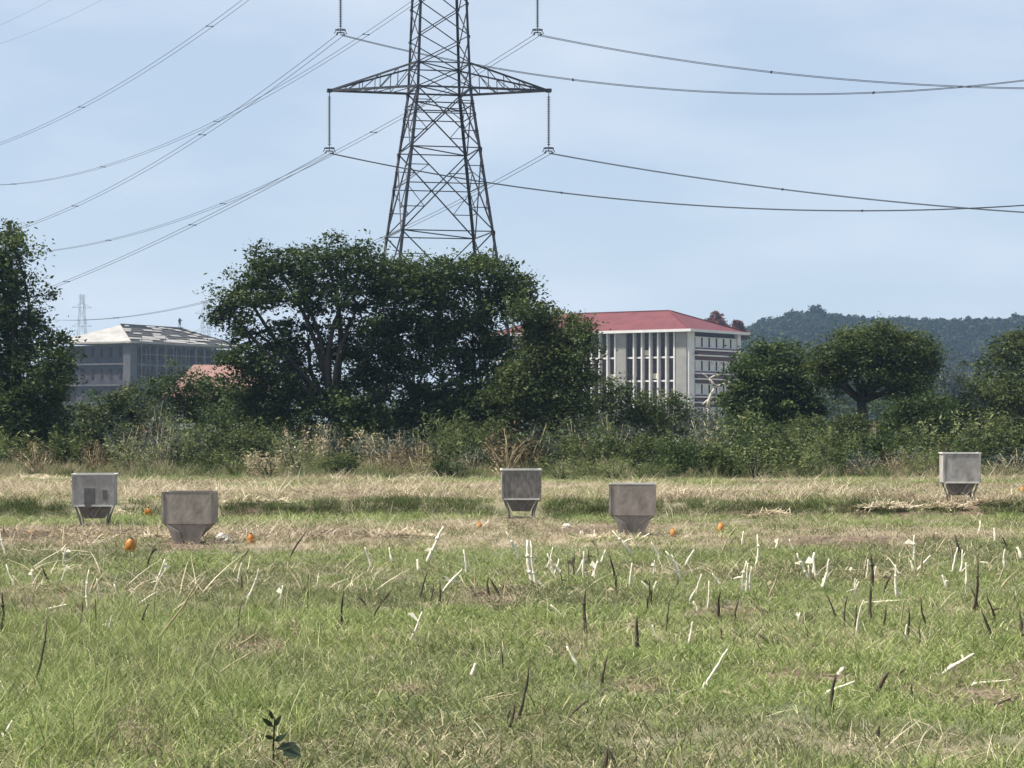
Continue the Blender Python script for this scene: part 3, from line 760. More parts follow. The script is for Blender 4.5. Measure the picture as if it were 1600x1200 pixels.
# ------------------------------------------------------------------ shrubs along the edge, individuals
def shrub_proto(mat, kind):
    """unit shrub, about 1 m tall and 1.3 m wide: returns (foliage mesh, stem mesh)"""
    if kind == 'bush':
        P, tint, cc = clump_points([(0, 0, .55, .5, .45, .42), (.3, .1, .4, .35, .35, .36), (-.32, -.1, .36, .36, .35, .33)], 80, 66, 0.18, 0.7)
        fm = leaves_mesh('foliage', mat, P, tint, 0.06, 0.5); ns = 7
    elif kind == 'weed':
        pts = []; tt = []
        for _ in range(34):
            a = random.uniform(0, 6.28); r_ = 0.5 * math.sqrt(random.random()); hh = random.uniform(.55, 1.15)
            t0 = random.gauss(.5, .15)
            for q in range(34):
                f_ = random.random() ** 0.7
                pts.append((r_ * math.cos(a) * (1 + .5 * f_) + random.gauss(0, .05), r_ * math.sin(a) * (1 + .5 * f_) + random.gauss(0, .05), hh * f_)); tt.append(t0 + random.gauss(0, .14) + .15 * f_)
        P = np.array(pts); fm = leaves_mesh('foliage', mat, P, np.array(tt), 0.085, 0.32, up=0.0); ns = 14
        cc = P[rng.integers(0, len(P), 40)]
    else:
        P, tint, cc = clump_points([(0, 0, .6, .55, .5, .42), (.25, .1, .4, .4, .4, .36)], 60, 18, 0.16, 0.9)
        fm = leaves_mesh('foliage', mat, P, tint, 0.07, 0.35); ns = 26
    sm = MB()
    for i in range(ns):
        c = cc[i % len(cc)]
        limb(sm, (random.uniform(-.12, .12), random.uniform(-.12, .12), -.05), Vector(c), 0.016, 0.004, 0.1, 3)
    return fm, sm.mesh('stems', M['bark'] if kind != 'brush' else M['stalk_tan'], True)


KINDS = {
    'green': ('bush', 'leaf_mid', 'rounded mid green shrub at the thicket edge'),
    'dark': ('bush', 'leaf_dark', 'small dark green shrub at the thicket edge'),
    'lime': ('weed', 'leaf_lime', 'yellow green leafy weed clump at the thicket edge'),
    'olive': ('weed', 'leaf_olive', 'olive weedy clump at the thicket edge'),
    'brown': ('brush', 'leaf_brown', 'dry brown brush clump at the thicket edge'),
    'seed': ('weed', 'dry_seed', 'pale straw coloured seeding grass clump at the thicket edge'),
    'grey': ('brush', 'leaf_grey', 'grey green twiggy brush clump at the thicket edge'),
}
PROTO = {kn: [shrub_proto(M[v[1]], v[0]) for _ in range(2)] for kn, v in KINDS.items()}


LANDM = [(10, 'the tall leafy tree'), (144, 'the hatch hopper'), (225, 'the first orange container'), (293, 'the split foot hopper'), (400, 'the gappy crown'), (515, 'the thick dark trunk'), (640, 'the pylon leg'), (690, 'the many stemmed tree'), (814, 'the dark mottled hopper'), (900, 'the red roof end'), (990, 'the smooth tapering hopper'), (1108, 'the pale bare tree'), (1212, 'the bushy dark tree'), (1290, 'the hill skyline tree'), (1357, 'the forked trunk'), (1430, 'the dark hollow bush'), (1504, 'the curved leg hopper'), (1575, 'the grey green tree')]
near_lm = lambda px: min(LANDM, key=lambda q: abs(q[0] - px))[1]


def shrub(kn, px, base_py, hpx, wpx, label=None):
    p = gp(px, base_py); k_ = p.y / F
    o = empty('shrub', (p.x, p.y, p.z), random.uniform(0, 6.28))
    hs = 'tall ' if hpx > 66 else ('low ' if hpx < 46 else '')
    tag(o, label or hs + KINDS[kn][2].replace('at the thicket edge', 'near ' + near_lm(px)), 'shrub', 'shrubs along the thicket edge')
    hpx *= 1.12; wpx *= 1.1
    o.scale = (wpx * k_ / 1.25, wpx * k_ / 1.25, hpx * k_ / 1.02)
    fm, sm = random.choice(PROTO[kn])
    link(bpy.data.objects.new('foliage', fm), o); link(bpy.data.objects.new('stems', sm), o)


for a_ in [('brown', 55, 746, 50, 80), ('lime', 20, 742, 62, 70), ('olive', 120, 738, 70, 80), ('green', 90, 736, 75, 90), ('brown', 150, 741, 48, 60, 'rusty brown brush clump behind the hopper with dark hatch'),
           ('lime', 205, 744, 55, 70), ('grey', 255, 742, 72, 80), ('olive', 300, 741, 60, 70), ('green', 335, 743, 45, 60), ('grey', 250, 735, 95, 70), ('lime', 370, 746, 40, 60), ('seed', 420, 748, 36, 70),
           ('olive', 405, 738, 70, 70), ('lime', 465, 742, 50, 70), ('seed', 480, 738, 62, 60, 'pale feathery seeding grass beside the thick dark trunk'), ('green', 530, 746, 40, 80, 'bright green low shrub before the thick dark trunk'),
           ('seed', 560, 735, 52, 60), ('seed', 605, 735, 50, 55), ('brown', 610, 742, 45, 70), ('brown', 655, 743, 48, 70), ('lime', 690, 744, 84, 66, 'upright yellow green shrub before the many stemmed dark tree'), ('green', 700, 748, 30, 50),
           ('grey', 735, 742, 40, 60), ('brown', 790, 745, 74, 95, 'dry orange brown brush mound behind the dark hopper'), ('brown', 825, 742, 55, 60), ('green', 870, 738, 60, 80), ('grey', 905, 736, 75, 90), ('grey', 960, 735, 80, 90), ('lime', 880, 752, 32, 70),
           ('lime', 960, 752, 32, 80), ('green', 1000, 742, 60, 70), ('dark', 1055, 748, 68, 70, 'dark green shrub behind the smooth tapered hopper'), ('dark', 1090, 744, 55, 60), ('olive', 1030, 752, 30, 60), ('green', 1130, 748, 60, 90), ('lime', 1180, 750, 60, 80), ('green', 1215, 744, 80, 90),
           ('grey', 1100, 735, 80, 70), ('brown', 1115, 728, 70, 60), ('lime', 1250, 750, 48, 70), ('olive', 1285, 748, 50, 60), ('dark', 1320, 744, 50, 50), ('green', 1310, 740, 75, 70), ('grey', 1350, 746, 40, 60), ('brown', 1365, 736, 70, 40), ('brown', 1395, 744, 38, 60), ('lime', 1440, 746, 44, 60),
           ('grey', 1420, 742, 42, 60), ('olive', 1470, 744, 40, 60), ('dark', 1430, 735, 60, 80), ('green', 1510, 736, 70, 90), ('green', 1570, 738, 66, 90), ('grey', 1580, 745, 40, 90), ('brown', 1475, 738, 45, 50), ('green', 1620, 738, 70, 90), ('olive', -20, 740, 60, 80),
           ('dark', 345, 730, 90, 80), ('dark', 420, 728, 95, 90), ('grey', 380, 733, 60, 60), ('dark', 600, 727, 100, 90), ('dark', 740, 728, 100, 100), ('dark', 810, 729, 95, 90), ('dark', 670, 726, 100, 90), ('dark', 1170, 730, 85, 90), ('green', 1390, 730, 70, 80)]:
    shrub(*a_)
for i_ in range(46):
    x_ = -20 + i_ * 36 + random.uniform(-14, 14)
    kn_ = random.choice(['green', 'green', 'lime', 'olive', 'grey', 'dark', 'green'] if x_ > 1000 else ['olive', 'green', 'lime', 'brown', 'grey', 'seed' if 380 < x_ < 640 else 'green'])
    shrub(kn_, x_, random.uniform(732, 742), random.uniform(48, 84), random.uniform(60, 95))

# ------------------------------------------------------------------ transmission tower
TX, TY, TH = (686 - 800) / F * 106.0, 106.0, R(13)
tower = empty('lattice_tower', (TX, TY, 0), TH)
tag(tower, 'tall steel lattice power pylon rising behind the dark trees', 'pylon')
HWZ = [(0, 3.55), (9.48, 2.32), (17.3, 1.30), (21.6, 1.14), (29.6, 0.85), (33.5, 0.55)]


def hw(z):
    return float(np.interp(z, [a for a, _ in HWZ], [b for _, b in HWZ]))


CRN = [(-1, -1), (1, -1), (1, 1), (-1, 1)]
cp = lambda i, z: Vector((CRN[i % 4][0] * hw(z), CRN[i % 4][1] * hw(z), z))
for i in range(4):
    mb = MB()
    zs_ = [a for a, _ in HWZ]
    for a, b in zip(zs_[:-1], zs_[1:]):
        wd = 0.135 if a < 17 else 0.115
        mb.angle(cp(i, a), cp(i, b), wd, (-CRN[i][0], -CRN[i][1], 0))
    mb.build('leg', M['steel'], tower)
    MB().box((CRN[i][0] * hw(0), CRN[i][1] * hw(0), 0.05), (0.8, 0.8, 0.5)).build('footing', M['concrete_light'], tower)
LV = [0, 5.4, 10.5, 14.45, 17.3, 18.45, 19.75, 21.3, 22.9, 24.0, 25.5, 27.0, 28.5, 29.6, 31.5, 33.5]


def member(p, q, w_, nm='brace', nudge=(0, 0, 0)):
    MB().bar(p, q, w_, w_).build(nm, M['steel'], tower)


for a, b in zip(LV[:-1], LV[1:]):
    for f_ in range(4):
        nrm = Vector(((CRN[f_][0] + CRN[(f_ + 1) % 4][0]) / 2, (CRN[f_][1] + CRN[(f_ + 1) % 4][1]) / 2, 0)) * 0.03
        l0, r0, l1, r1 = cp(f_, a), cp(f_ + 1, a), cp(f_, b), cp(f_ + 1, b)
        bw = 0.055 if b <= 17.4 else 0.044
        member(l0 - nrm, r1 - nrm, bw); member(r0 + nrm, l1 + nrm, bw)
        if b - a > 2.5:
            # crossing point of the panel and redundant members to the legs
            wa, wb = hw(a), hw(b); tcx = wa / (wa + wb); X = l0.lerp(r1, tcx)
            for (e0, e1, lg0, lg1) in ((l0, X, l0, l1), (r0, X, r0, r1), (l1, X, l1, l0), (r1, X, r1, r0)):
                md_ = e0.lerp(e1, 0.5)
                tt_ = (md_.z - lg0.z) / (lg1.z - lg0.z)
                lp = lg0.lerp(lg1, tt_)
                member(lp, md_, 0.038, 'strut')
                lp2 = lg0.lerp(lg1, min(1, tt_ * 1.95))
                member(lp2, md_, 0.034, 'strut')
            zc = X.z
            member(l0.lerp(l1, (zc - a) / (b - a)), r0.lerp(r1, (zc - a) / (b - a)), 0.045, 'belt')
for z_ in (17.3, 18.45, 14.45, 10.5, 22.9, 24.0, 28.5, 29.6, 16.55):
    for f_ in range(4):
        member(cp(f_, z_), cp(f_ + 1, z_), 0.08 if z_ in (17.3, 22.9, 28.5) else 0.05, 'belt')
    member(cp(0, z_), cp(2, z_), 0.05, 'belt')
ARMS = [(17.3, 18.45, 5.19), (22.9, 24.0, 4.66), (28.5, 29.6, 4.25)]
tip_local = lambda sx, la, z: Vector((sx * la * math.cos(TH), -sx * la * math.sin(TH), z))
for zb, zt, la in ARMS:
    for sx in (-1, 1):
        arm = MB()
        tip = tip_local(sx, la, zb)
        arm.box(tip, (0.22, 0.30, 0.16))
        ao = arm.build('cross_arm', M['steel'], tower)
        for sy in (-1, 1):
            bi = Vector((sx * hw(zb), sy * hw(zb), zb)); ti = Vector((sx * hw(zt), sy * hw(zt), zt))
            MB().bar(bi, tip, 0.105).build('bottom_chord', M['steel'], ao)
            MB().bar(ti, tip, 0.08).build('top_chord', M['steel'], ao)
            for t0 in (0.22, 0.42, 0.62, 0.8):
                MB().bar(bi.lerp(tip, t0), ti.lerp(tip, t0), 0.035).build('post', M['steel'], ao)
            for t0, t1 in ((0.0, .22), (.22, .42), (.42, .62), (.62, .8)):
                MB().bar(bi.lerp(tip, t1), ti.lerp(tip, t0), 0.035).build('strut', M['steel'], ao)
        for t0, t1 in ((0.0, .22), (.22, .42), (.42, .62), (.62, .8)):
            A0 = Vector((sx * hw(zb), -hw(zb), zb)); A1 = Vector((sx * hw(zb), hw(zb), zb))
            MB().bar(A0.lerp(tip, t0), A1.lerp(tip, t1), 0.035).build('strut', M['steel'], ao)
for sy in (-1, 1):
    pk = MB().bar((0, sy * 0.5, 33.5), (0, 0, 35.2), 0.1).build('peak', M['steel'], tower)
for sx in (-1, 1):
    MB().bar((sx * 0.5, 0, 33.5), (sx * 1.6, 0, 33.9), 0.09).build('earth_wire_arm', M['steel'], tower)

# insulator strings, hung from the arm tips
SL = 2.78
ip_ = MB()
ip_.tube([(0, 0, 0), (0, 0, -SL)], 0.02, 6)
prof_ = []
for i in range(21):
    z_ = -0.18 - i * 0.112
    prof_ += [(0.022, z_), (0.085, z_ - 0.02), (0.085, z_ - 0.038), (0.022, z_ - 0.058)]
ip_.lathe(prof_, 9)
disc_mesh = ip_.mesh('disc_string', M['insul'])
cl_ = MB()
cl_.box((0, 0, -SL + 0.02), (0.36, 0.05, 0.05)).tube([(-.3, 0, -SL - .04), (-.22, 0, -SL + .12), (0, 0, -SL + .2), (.22, 0, -SL + .12), (.3, 0, -SL - .04)], 0.02, 5)
cl_.tube([(.24 * math.cos(a), .24 * math.sin(a), -SL + 0.16) for a in np.linspace(0, 6.283, 13)], 0.022, 5, False)
cl_.box((-.17, 0, -SL - .06), (.07, .2, .06)).box((.17, 0, -SL - .06), (.07, .2, .06))
clamp_mesh = cl_.mesh('clamp', M['steel'])
Mt = Matrix.Translation((TX, TY, 0)) @ Matrix.Rotation(TH, 4, 'Z')
TIPS = {}
lvl_name = ['lower', 'middle', 'upper']
side_name = {-1: 'over the broad gappy tree', 1: 'towards the red roofed building'}
for li, (zb, zt, la) in enumerate(ARMS):
    for sx in (-1, 1):
        p = Mt @ (tip_local(sx, la, zb) + Vector((0, 0, -.1)))
        o = empty('insulator_string', p, TH)
        tag(o, f'vertical insulator string hanging from the {lvl_name[li]} pylon arm {side_name[sx]}', 'insulator', 'insulator strings of the pylon')
        link(bpy.data.objects.new('disc_string', disc_mesh), o); link(bpy.data.objects.new('clamp', clamp_mesh), o)
        TIPS[li, sx] = p + Vector((0, 0, -SL - 0.08))

# conductors: twin bundles with sag, measured directions of the two spans
def span(tipp, ang, bb, cc_, length, rad, label, name='power_line', sep=0.34, spacers=(18, 40, 62, 84, 106)):
    d = Vector((math.cos(R(ang)), math.sin(R(ang)), 0)); s_ = Vector((-d.y, d.x, 0))
    root = empty(name, tipp); tag(root, label, 'power line', 'conductors of the pylon')
    for sg in ((-1, 1) if sep else (0,)):
        pts = []
        for i in range(61):
            t = length * i / 60
            pts.append(d * t + s_ * sg * sep / 2 + Vector((0, 0, -bb * t + cc_ * t * t)))
        MB().tube(pts, rad, 5).build('wire', M['cable'], root)
    for t in spacers:
        if t < length and sep:
            c = d * t + Vector((0, 0, -bb * t + cc_ * t * t))
            MB().bar(c - s_ * sep / 2, c + s_ * sep / 2, 0.03).box(c - s_ * sep / 2, (.07, .07, .07)).box(c + s_ * sep / 2, (.07, .07, .07)).build('spacer', M['steel'], root)


LEFT = {(1, -1): (.17679, .00147), (0, -1): (.12365, .00067), (1, 1): (.16633, .00130), (0, 1): (.17792, .00150), (2, -1): (.16002, .00144), (2, 1): (.18619, .00153)}
RIGHT = {(1, -1): (.27011, .00601), (0, -1): (.22593, .00441), (1, 1): (.21795, .00423), (0, 1): (.19265, .0027), (2, -1): (.26, .0055), (2, 1): (.21, .004)}
for k_, (b_, c_) in LEFT.items():
    span(TIPS[k_], 119, b_, c_, 134, 0.013, f'twin cable sagging over the unfinished building from {lvl_name[k_[0]]} arm {side_name[k_[1]]}')
for k_, (b_, c_) in RIGHT.items():
    span(TIPS[k_], -4, b_, c_, 49, 0.016, f'twin cable over the wooded hill from {lvl_name[k_[0]]} arm {side_name[k_[1]]}', spacers=(11, 25, 38))
for sx in (-1, 1):
    span(Mt @ Vector((sx * 1.6, 0, 33.85)), 119, 0.12, 0.0011, 134, 0.007, 'thin single earth wire running high from the pylon top', 'earth_wire', 0)


# faint pylons far away, too small for parts
def far_pylon(px, top, D, label, hgt_w):
    hgt = H + (YH - top) / F * D
    mb_ = MB(); t_ = 0.085 * D / 700
    hwf = lambda z: 3.4 - 2.6 * min(z / hgt, 1) ** 0.8
    for i in range(4):
        c = CRN[i]
        mb_.bar((c[0] * hwf(0), c[1] * hwf(0), 0), (c[0] * hwf(hgt * .55), c[1] * hwf(hgt * .55), hgt * .55), t_ * 1.6)
        mb_.bar((c[0] * hwf(hgt * .55), c[1] * hwf(hgt * .55), hgt * .55), (c[0] * .3, c[1] * .3, hgt), t_ * 1.4)
    zz = np.linspace(0, hgt, 11)
    for a, b_ in zip(zz[:-1], zz[1:]):
        for f_ in range(4):
            c0, c1 = CRN[f_], CRN[(f_ + 1) % 4]
            mb_.bar((c0[0] * hwf(a), c0[1] * hwf(a), a), (c1[0] * hwf(b_), c1[1] * hwf(b_), b_), t_)
            mb_.bar((c1[0] * hwf(a), c1[1] * hwf(a), a), (c0[0] * hwf(b_), c0[1] * hwf(b_), b_), t_)
    for z_ in (.62, .76, .9):
        for sx in (-1, 1):
            mb_.bar((0, 0, hgt * z_), (sx * hgt_w, 0, hgt * z_), t_ * 1.3); mb_.bar((0, 0, hgt * z_ + 1.6), (sx * hgt_w, 0, hgt * z_), t_)
    o = mb_.build('distant_pylon', M['hazed_steel']); o.location = ((px - 800) / F * D, D, 0); o.rotation_euler = (0, 0, R(25))
    tag(o, label, 'pylon', 'faint pylons on the horizon')


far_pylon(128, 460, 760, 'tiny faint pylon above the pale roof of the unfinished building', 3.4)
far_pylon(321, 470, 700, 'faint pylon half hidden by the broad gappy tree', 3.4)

# ------------------------------------------------------------------ red roofed building
def bnode(root, name, mat, fn):
    mb_ = MB(); fn(mb_); return mb_.build(name, mat, root)


def hip_roof(L, Wd, ov, z0, zr, th=0.25):
    """corner at origin, long side along +x, depth along +y; returns the four slopes"""
    x0, x1, y0, y1 = -ov, L + ov, -ov, Wd + ov; hy = Wd / 2
    r0, r1 = Vector((hy, hy, zr)), Vector((L - hy, hy, zr))
    A, B, C, D_ = (Vector((x0, y0, z0)), Vector((x1, y0, z0)), Vector((x1, y1, z0)), Vector((x0, y1, z0)))
    return [[A, B, r1, r0], [B, C, r1], [C, D_, r0, r1], [D_, A, r0]]


def slab_poly(mb_, pts, th=0.18):
    n0 = len(mb_.v); k_ = len(pts)
    nrm = (pts[1] - pts[0]).cross(pts[2] - pts[0]).normalized()
    for p in pts: mb_.v.append(tuple(p))
    for p in pts: mb_.v.append(tuple(p - nrm * th))
    mb_.f.append(tuple(range(n0, n0 + k_))); mb_.f.append(tuple(n0 + k_ + k_ - 1 - i for i in range(k_)))
    for i in range(k_):
        j = (i + 1) % k_; mb_.f.append((n0 + i, n0 + k_ + i, n0 + k_ + j, n0 + j))


# local frame: near corner at the origin, +x runs along the long facade AWAY from the corner, +y into the building (end facade along y)
RD = 342.0
rb = empty('campus_building', at(1074, 0, RD)); rb.location = ((1074 - 800) / F * RD, RD, 0)
YAW = R(180 - 35)
# long facade goes to the left and back; end facade goes to the right and back. mirror y so that the frame stays right handed
rb.rotation_euler = (0, 0, YAW)
tag(rb, 'white four storey building with red hipped roof and vertical fins', 'building')
LB, WB, EZ, RZ = 36.0, 16.0, 15.6, 18.9
FLR = 3.62
sg = -1.0                                   # interior lies towards -y in the rotated frame
Yv = lambda y: sg * y
z_top = EZ
bnode(rb, 'core_wall', M['dark_room'], lambda q: q.box((LB / 2, Yv(WB / 2), EZ / 2), (LB - 1.2, WB - 1.2, EZ)))
ro = None
slopes = hip_roof(LB, WB, 1.15, EZ + 0.15, RZ + 0.3)
roof = MB()
for s_ in slopes:
    slab_poly(roof, [Vector((p.x, Yv(p.y), p.z)) for p in s_][::-1], 0.12)
roof_o = roof.build('roof', M['red_roof'], rb)
for a, b_ in ((slopes[0][0], slopes[0][3]), (slopes[0][1], slopes[0][2]), (slopes[2][0], slopes[2][3]), (slopes[2][1], slopes[2][2]), (slopes[0][2], slopes[0][3])):
    MB().bar(Vector((a.x, Yv(a.y), a.z + .06)), Vector((b_.x, Yv(b_.y), b_.z + .06)), 0.28, 0.16).build('ridge_cap', M['red_roof'], roof_o)
for (c, d) in (((LB / 2, Yv(-1.2), EZ + 0.05), (LB + 2.7, 0.16, 0.42)), ((-1.2, Yv(WB / 2), EZ + 0.052), (0.16, WB + 2.3, 0.416)), ((LB + 1.2, Yv(WB / 2), EZ + 0.052), (0.16, WB + 2.3, 0.416)), ((LB / 2, Yv(WB + 1.2), EZ + 0.05), (LB + 2.7, 0.16, 0.42))):
    MB().box(c, d).build('fascia', M['white_wall'], roof_o)
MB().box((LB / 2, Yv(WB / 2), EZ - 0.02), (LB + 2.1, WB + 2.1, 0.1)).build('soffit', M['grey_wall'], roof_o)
# corner pier
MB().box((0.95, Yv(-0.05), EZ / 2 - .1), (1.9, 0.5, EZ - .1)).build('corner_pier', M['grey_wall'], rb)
MB().box((-0.1, Yv(0.75), EZ / 2 - .1), (0.5, 1.7, EZ - .1)).build('corner_pier', M['white_wall'], rb)
# long facade: fins, windows, slabs; solid grey bay
fin_m = MB().box((0, 0, 0), (0.26, 0.75, EZ - .15)).mesh('fin', M['white_wall'])
win_m = MB().box((0, 0, 0), (0.86, 0.06, 2.5)).mesh('window', M['dark_room'])
frm_m = MB()
frm_m.box((-.47, 0, 0), (.1, .12, 2.7)).box((.47, 0, 0), (.1, .12, 2.7)).box((0, 0, 1.3), (.84, .12, .1)).box((0, 0, .3), (.84, .1, .08))
frm_m = frm_m.mesh('frame', M['brown_frame'])
pan_m = MB().box((0, 0, 0), (1.1, 0.1, 0.8)).mesh('spandrel', M['cream'])
xf = 2.15
k_ = 0
while xf < LB - 1:
    bay = 10.6 < xf < 12.3 or 21 < xf < 22.6
    if bay:
        MB().box((xf + 0.85, Yv(-0.1), EZ / 2 - .1), (1.75, 0.45, EZ - .12)).build('wall_panel', M['grey_wall'], rb); xf += 1.95; continue
    o = link(bpy.data.objects.new('fin', fin_m), rb); o.location = (xf, Yv(0.0), EZ / 2 - .1)
    for fl_ in range(4):
        o = link(bpy.data.objects.new('window', win_m), rb); o.location = (xf + .73, Yv(.52), .95 + fl_ * FLR + 1.7)
        q = link(bpy.data.objects.new('frame', frm_m), o); q.location = (0, Yv(-.08), 0)
        if (k_ * 3 + fl_) % 4 == 0:
            q = link(bpy.data.objects.new('spandrel', pan_m), rb); q.location = (xf + .73, Yv(.3), .95 + fl_ * FLR + .55)
    xf += 1.46; k_ += 1
for fl_ in range(1, 4):
    MB().box((LB / 2 + .95, Yv(.18), .75 + fl_ * FLR), (LB - 2.1, .3, .26)).build('floor_slab', M['white_wall'], rb)
# end facade
for fl_ in range(4):
    zb = EZ - (fl_ + 1) * FLR + 1.05
    MB().box((.25, Yv(WB / 2 + .7), zb + .85), (.3, WB - 1.9, 1.9)).build('wall_panel', M['white_wall'], rb)
    MB().box((-.35, Yv(WB / 2 + .7), zb - .28), (1.1, WB - 1.8, .22)).build('ledge', M['white_wall'], rb)
    aw = MB()
    slab_poly(aw, [Vector((.1, Yv(1.6), zb + .02)), Vector((.1, Yv(WB - .4), zb + .02)), Vector((-.85, Yv(WB - .4), zb - .95)), Vector((-.85, Yv(1.6), zb - .95))], .12)
    aw.build('awning', M['maroon'], rb)
    MB().box((-.4, Yv(WB / 2 + .7), zb - 1.12), (1.2, WB - 1.7, .2)).build('ledge', M['white_wall'], rb)
    MB().box((.3, Yv(WB / 2 + .7), zb - 1.6), (.25, WB - 1.9, .8)).build('recess_panel', M['maroon'], rb)
    for j in range(6):
        MB().box((.09, Yv(2.3 + j * 2.25), zb + .95), (.06, .42, 1.45)).build('window', M['dark_room'], rb)
MB().box((.15, Yv(WB - .1), EZ / 2), (.6, 1.0, EZ - .2)).build('corner_pier', M['white_wall'], rb)

# ------------------------------------------------------------------ unfinished building
UD = 380.0
ub = empty('unfinished_building', ((203 - 800) / F * UD, UD, 0), R(63))
tag(ub, 'grey unfinished concrete building with half covered pale hipped roof', 'building')
# frame: corner at origin, +x long facade (right and back), +y end facade (left and back)
LU, WU, EU, RU = 34.0, 15.5, 15.2, 18.6
Yu = lambda y: y
bnode(ub, 'core_wall', M['concrete'], lambda q: q.box((LU / 2, Yu(WU / 2), EU / 2 - .2), (LU - .4, WU - .4, EU - .5)))
sl = hip_roof(LU, WU, 1.0, EU + .1, RU)
endS = MB(); slab_poly(endS, sl[3], .12); rfo = endS.build('roof', M['sheet'], ub)
for q in (sl[2], sl[1]):
    t_ = MB(); slab_poly(t_, q, .1); t_.build('roof_slope', M['batten'], rfo)
# long slope: dark underlay with sheets laid in broken rows
t_ = MB(); slab_poly(t_, [p - Vector((0, 0, .12)) for p in sl[0]], .08); t_.build('underlay', M['batten'], rfo)
A, B, r1, r0 = sl[0]
for row in range(9):
    v0, v1 = row / 9 + .012, (row + .82) / 9
    u = 0.0
    while u < 1:
        du = random.uniform(.05, .13)
        a0, a1 = A.lerp(r0, v0), B.lerp(r1, v0); b0, b1 = A.lerp(r0, v1), B.lerp(r1, v1)
        pr = 0.95 if row < 1 else (0.55 if row in (2, 4, 6) else 0.22)
        if row == 1 and u < .5: pr = .7
        if random.random() < pr:
            t_ = MB(); up = Vector((0, 0, random.uniform(.05, .2)))
            slab_poly(t_, [a0.lerp(a1, u) + up, a0.lerp(a1, min(u + du * .96, 1)) + up, b0.lerp(b1, min(u + du * .96, 1)) + up, b0.lerp(b1, u) + up], .05)
            t_.build('roof_sheet', M['sheet'], rfo)
        u += du
for v_ in np.linspace(.08, .95, 9):
    MB().bar(A.lerp(r0, v_) + Vector((0, 0, .03)), B.lerp(r1, v_) + Vector((0, 0, .03)), .12).build('batten', M['batten'], rfo)
MB().bar(r0 + Vector((0, 0, .1)), r1 + Vector((0, 0, .1)), .3, .25).build('ridge_cap', M['batten'], rfo)
for c, d in (((LU / 2, -1.0, EU - .02), (LU + 2, .14, .3)), ((-1.0, WU / 2, EU - .02), (.14, WU + 1.8, .3))):
    MB().box(c, d).build('fascia', M['sheet'], rfo)
MB().box((.3, .35, EU / 2), (1.5, 1.5, EU - .3)).build('corner_pier', M['concrete_light'], ub)
for fl_ in range(4):
    zb = 1.0 + fl_ * 3.6
    MB().box((-.05, WU / 2 + .5, zb - .25), (.6, WU - 1.5, .28)).build('floor_slab', M['concrete_light'], ub)
    MB().box((LU / 2 + .6, -.05, zb - .25), (LU - 1.4, .6, .28)).build('floor_slab', M['concrete_light'], ub)
    for j in range(7):
        MB().box((.16, 2.2 + j * 1.95, zb + 1.7), (.12, .5, 1.7)).build('window', M['dark_room'], ub)
    for j in range(11):
        MB().box((2.8 + j * 2.9, .14, zb + 1.6), (1.9, .12, 2.0)).build('window', M['dark_room'], ub)
for j in range(12):
    MB().box((1.35 + j * 2.9, -.1, EU / 2 - .3), (.4, .5, EU - .8)).build('column', M['concrete_light'], ub)
for j in range(15):
    MB().bar((1.5 + j * 2.3, -1.35, 0), (1.5 + j * 2.3, -1.35, EU - .4 + (j % 3 == 0) * 1.6), .09).build('scaffold_pole', M['scaffold'], ub)
for z_ in np.arange(1.8, EU, 1.9):
    MB().bar((1, -1.42, z_), (LU, -1.42, z_), .08).build('scaffold_rail', M['scaffold'], ub)

# worker standing on the roof ridge
UM = Matrix.Translation(ub.location) @ Matrix.Rotation(R(63), 4, 'Z')
pw = UM @ (r0.lerp(r1, 0.95) + Vector((0, 0, .22)))
pm = bpy.data.meshes.new('person')
J = [(0, 0, .92), (0, 0, 1.18), (0, 0, 1.42), (0, 0, 1.53), (0, .02, 1.66), (.19, 0, 1.40), (.33, -.05, 1.18), (.45, -.2, 1.30), (-.19, 0, 1.40), (-.26, .02, 1.14), (-.24, -.08, .92), (.1, 0, .88), (.14, -.02, .48), (.15, .03, .06), (.16, -.14, .03), (-.1, 0, .88), (-.14, -.02, .48), (-.16, .03, .06), (-.17, -.14, .03), (0, .0, 1.74)]
E_ = [(0, 1), (1, 2), (2, 3), (3, 4), (2, 5), (5, 6), (6, 7), (2, 8), (8, 9), (9, 10), (0, 11), (11, 12), (12, 13), (13, 14), (0, 15), (15, 16), (16, 17), (17, 18), (4, 19)]
rad_ = [.14, .13, .15, .055, .10, .075, .05, .04, .075, .05, .04, .1, .065, .045, .035, .1, .065, .045, .035, .08]
pm.from_pydata(J, E_, [])
pm.materials.append(M['cloth_dark'])
po = link(bpy.data.objects.new('person', pm))
mdk = po.modifiers.new('skin', 'SKIN')
if not pm.skin_vertices: pm.attributes  # layer is created by the modifier on the next line
if not pm.skin_vertices:
    import bmesh
    bm = bmesh.new(); bm.from_mesh(pm); bm.verts.layers.skin.verify(); bm.to_mesh(pm); bm.free()
for v_, r_ in zip(pm.skin_vertices[0].data, rad_):
    v_.radius = (r_ * 1.35, r_ * 1.2); v_.use_root = False
pm.skin_vertices[0].data[0].use_root = True
sb = po.modifiers.new('sub', 'SUBSURF'); sb.levels = 1; sb.render_levels = 1
po.location = pw; po.rotation_euler = (0, 0, R(20))
tag(po, 'person in dark clothes standing on the roof ridge of the unfinished building', 'person')

# low house with pink roof behind the thicket
ph = empty('low_house', ((345 - 800) / F * 250, 250, 0), R(8)); tag(ph, 'low house with faded pink tiled roof glimpsed through the bushes', 'house')
MB().box((0, 3, 2.2), (11, 5, 4.4)).build('wall', M['white_wall'], ph)
t_ = MB()
for s_ in hip_roof(12, 6, .6, 4.4, 8.1):
    slab_poly(t_, [p + Vector((-6, 0, 0)) for p in s_], .15)
t_.build('roof', M['pink_roof'], ph)
MB().box((-2, .44, 2.2), (1.2, .1, 1.4)).build('window', M['dark_room'], ph)

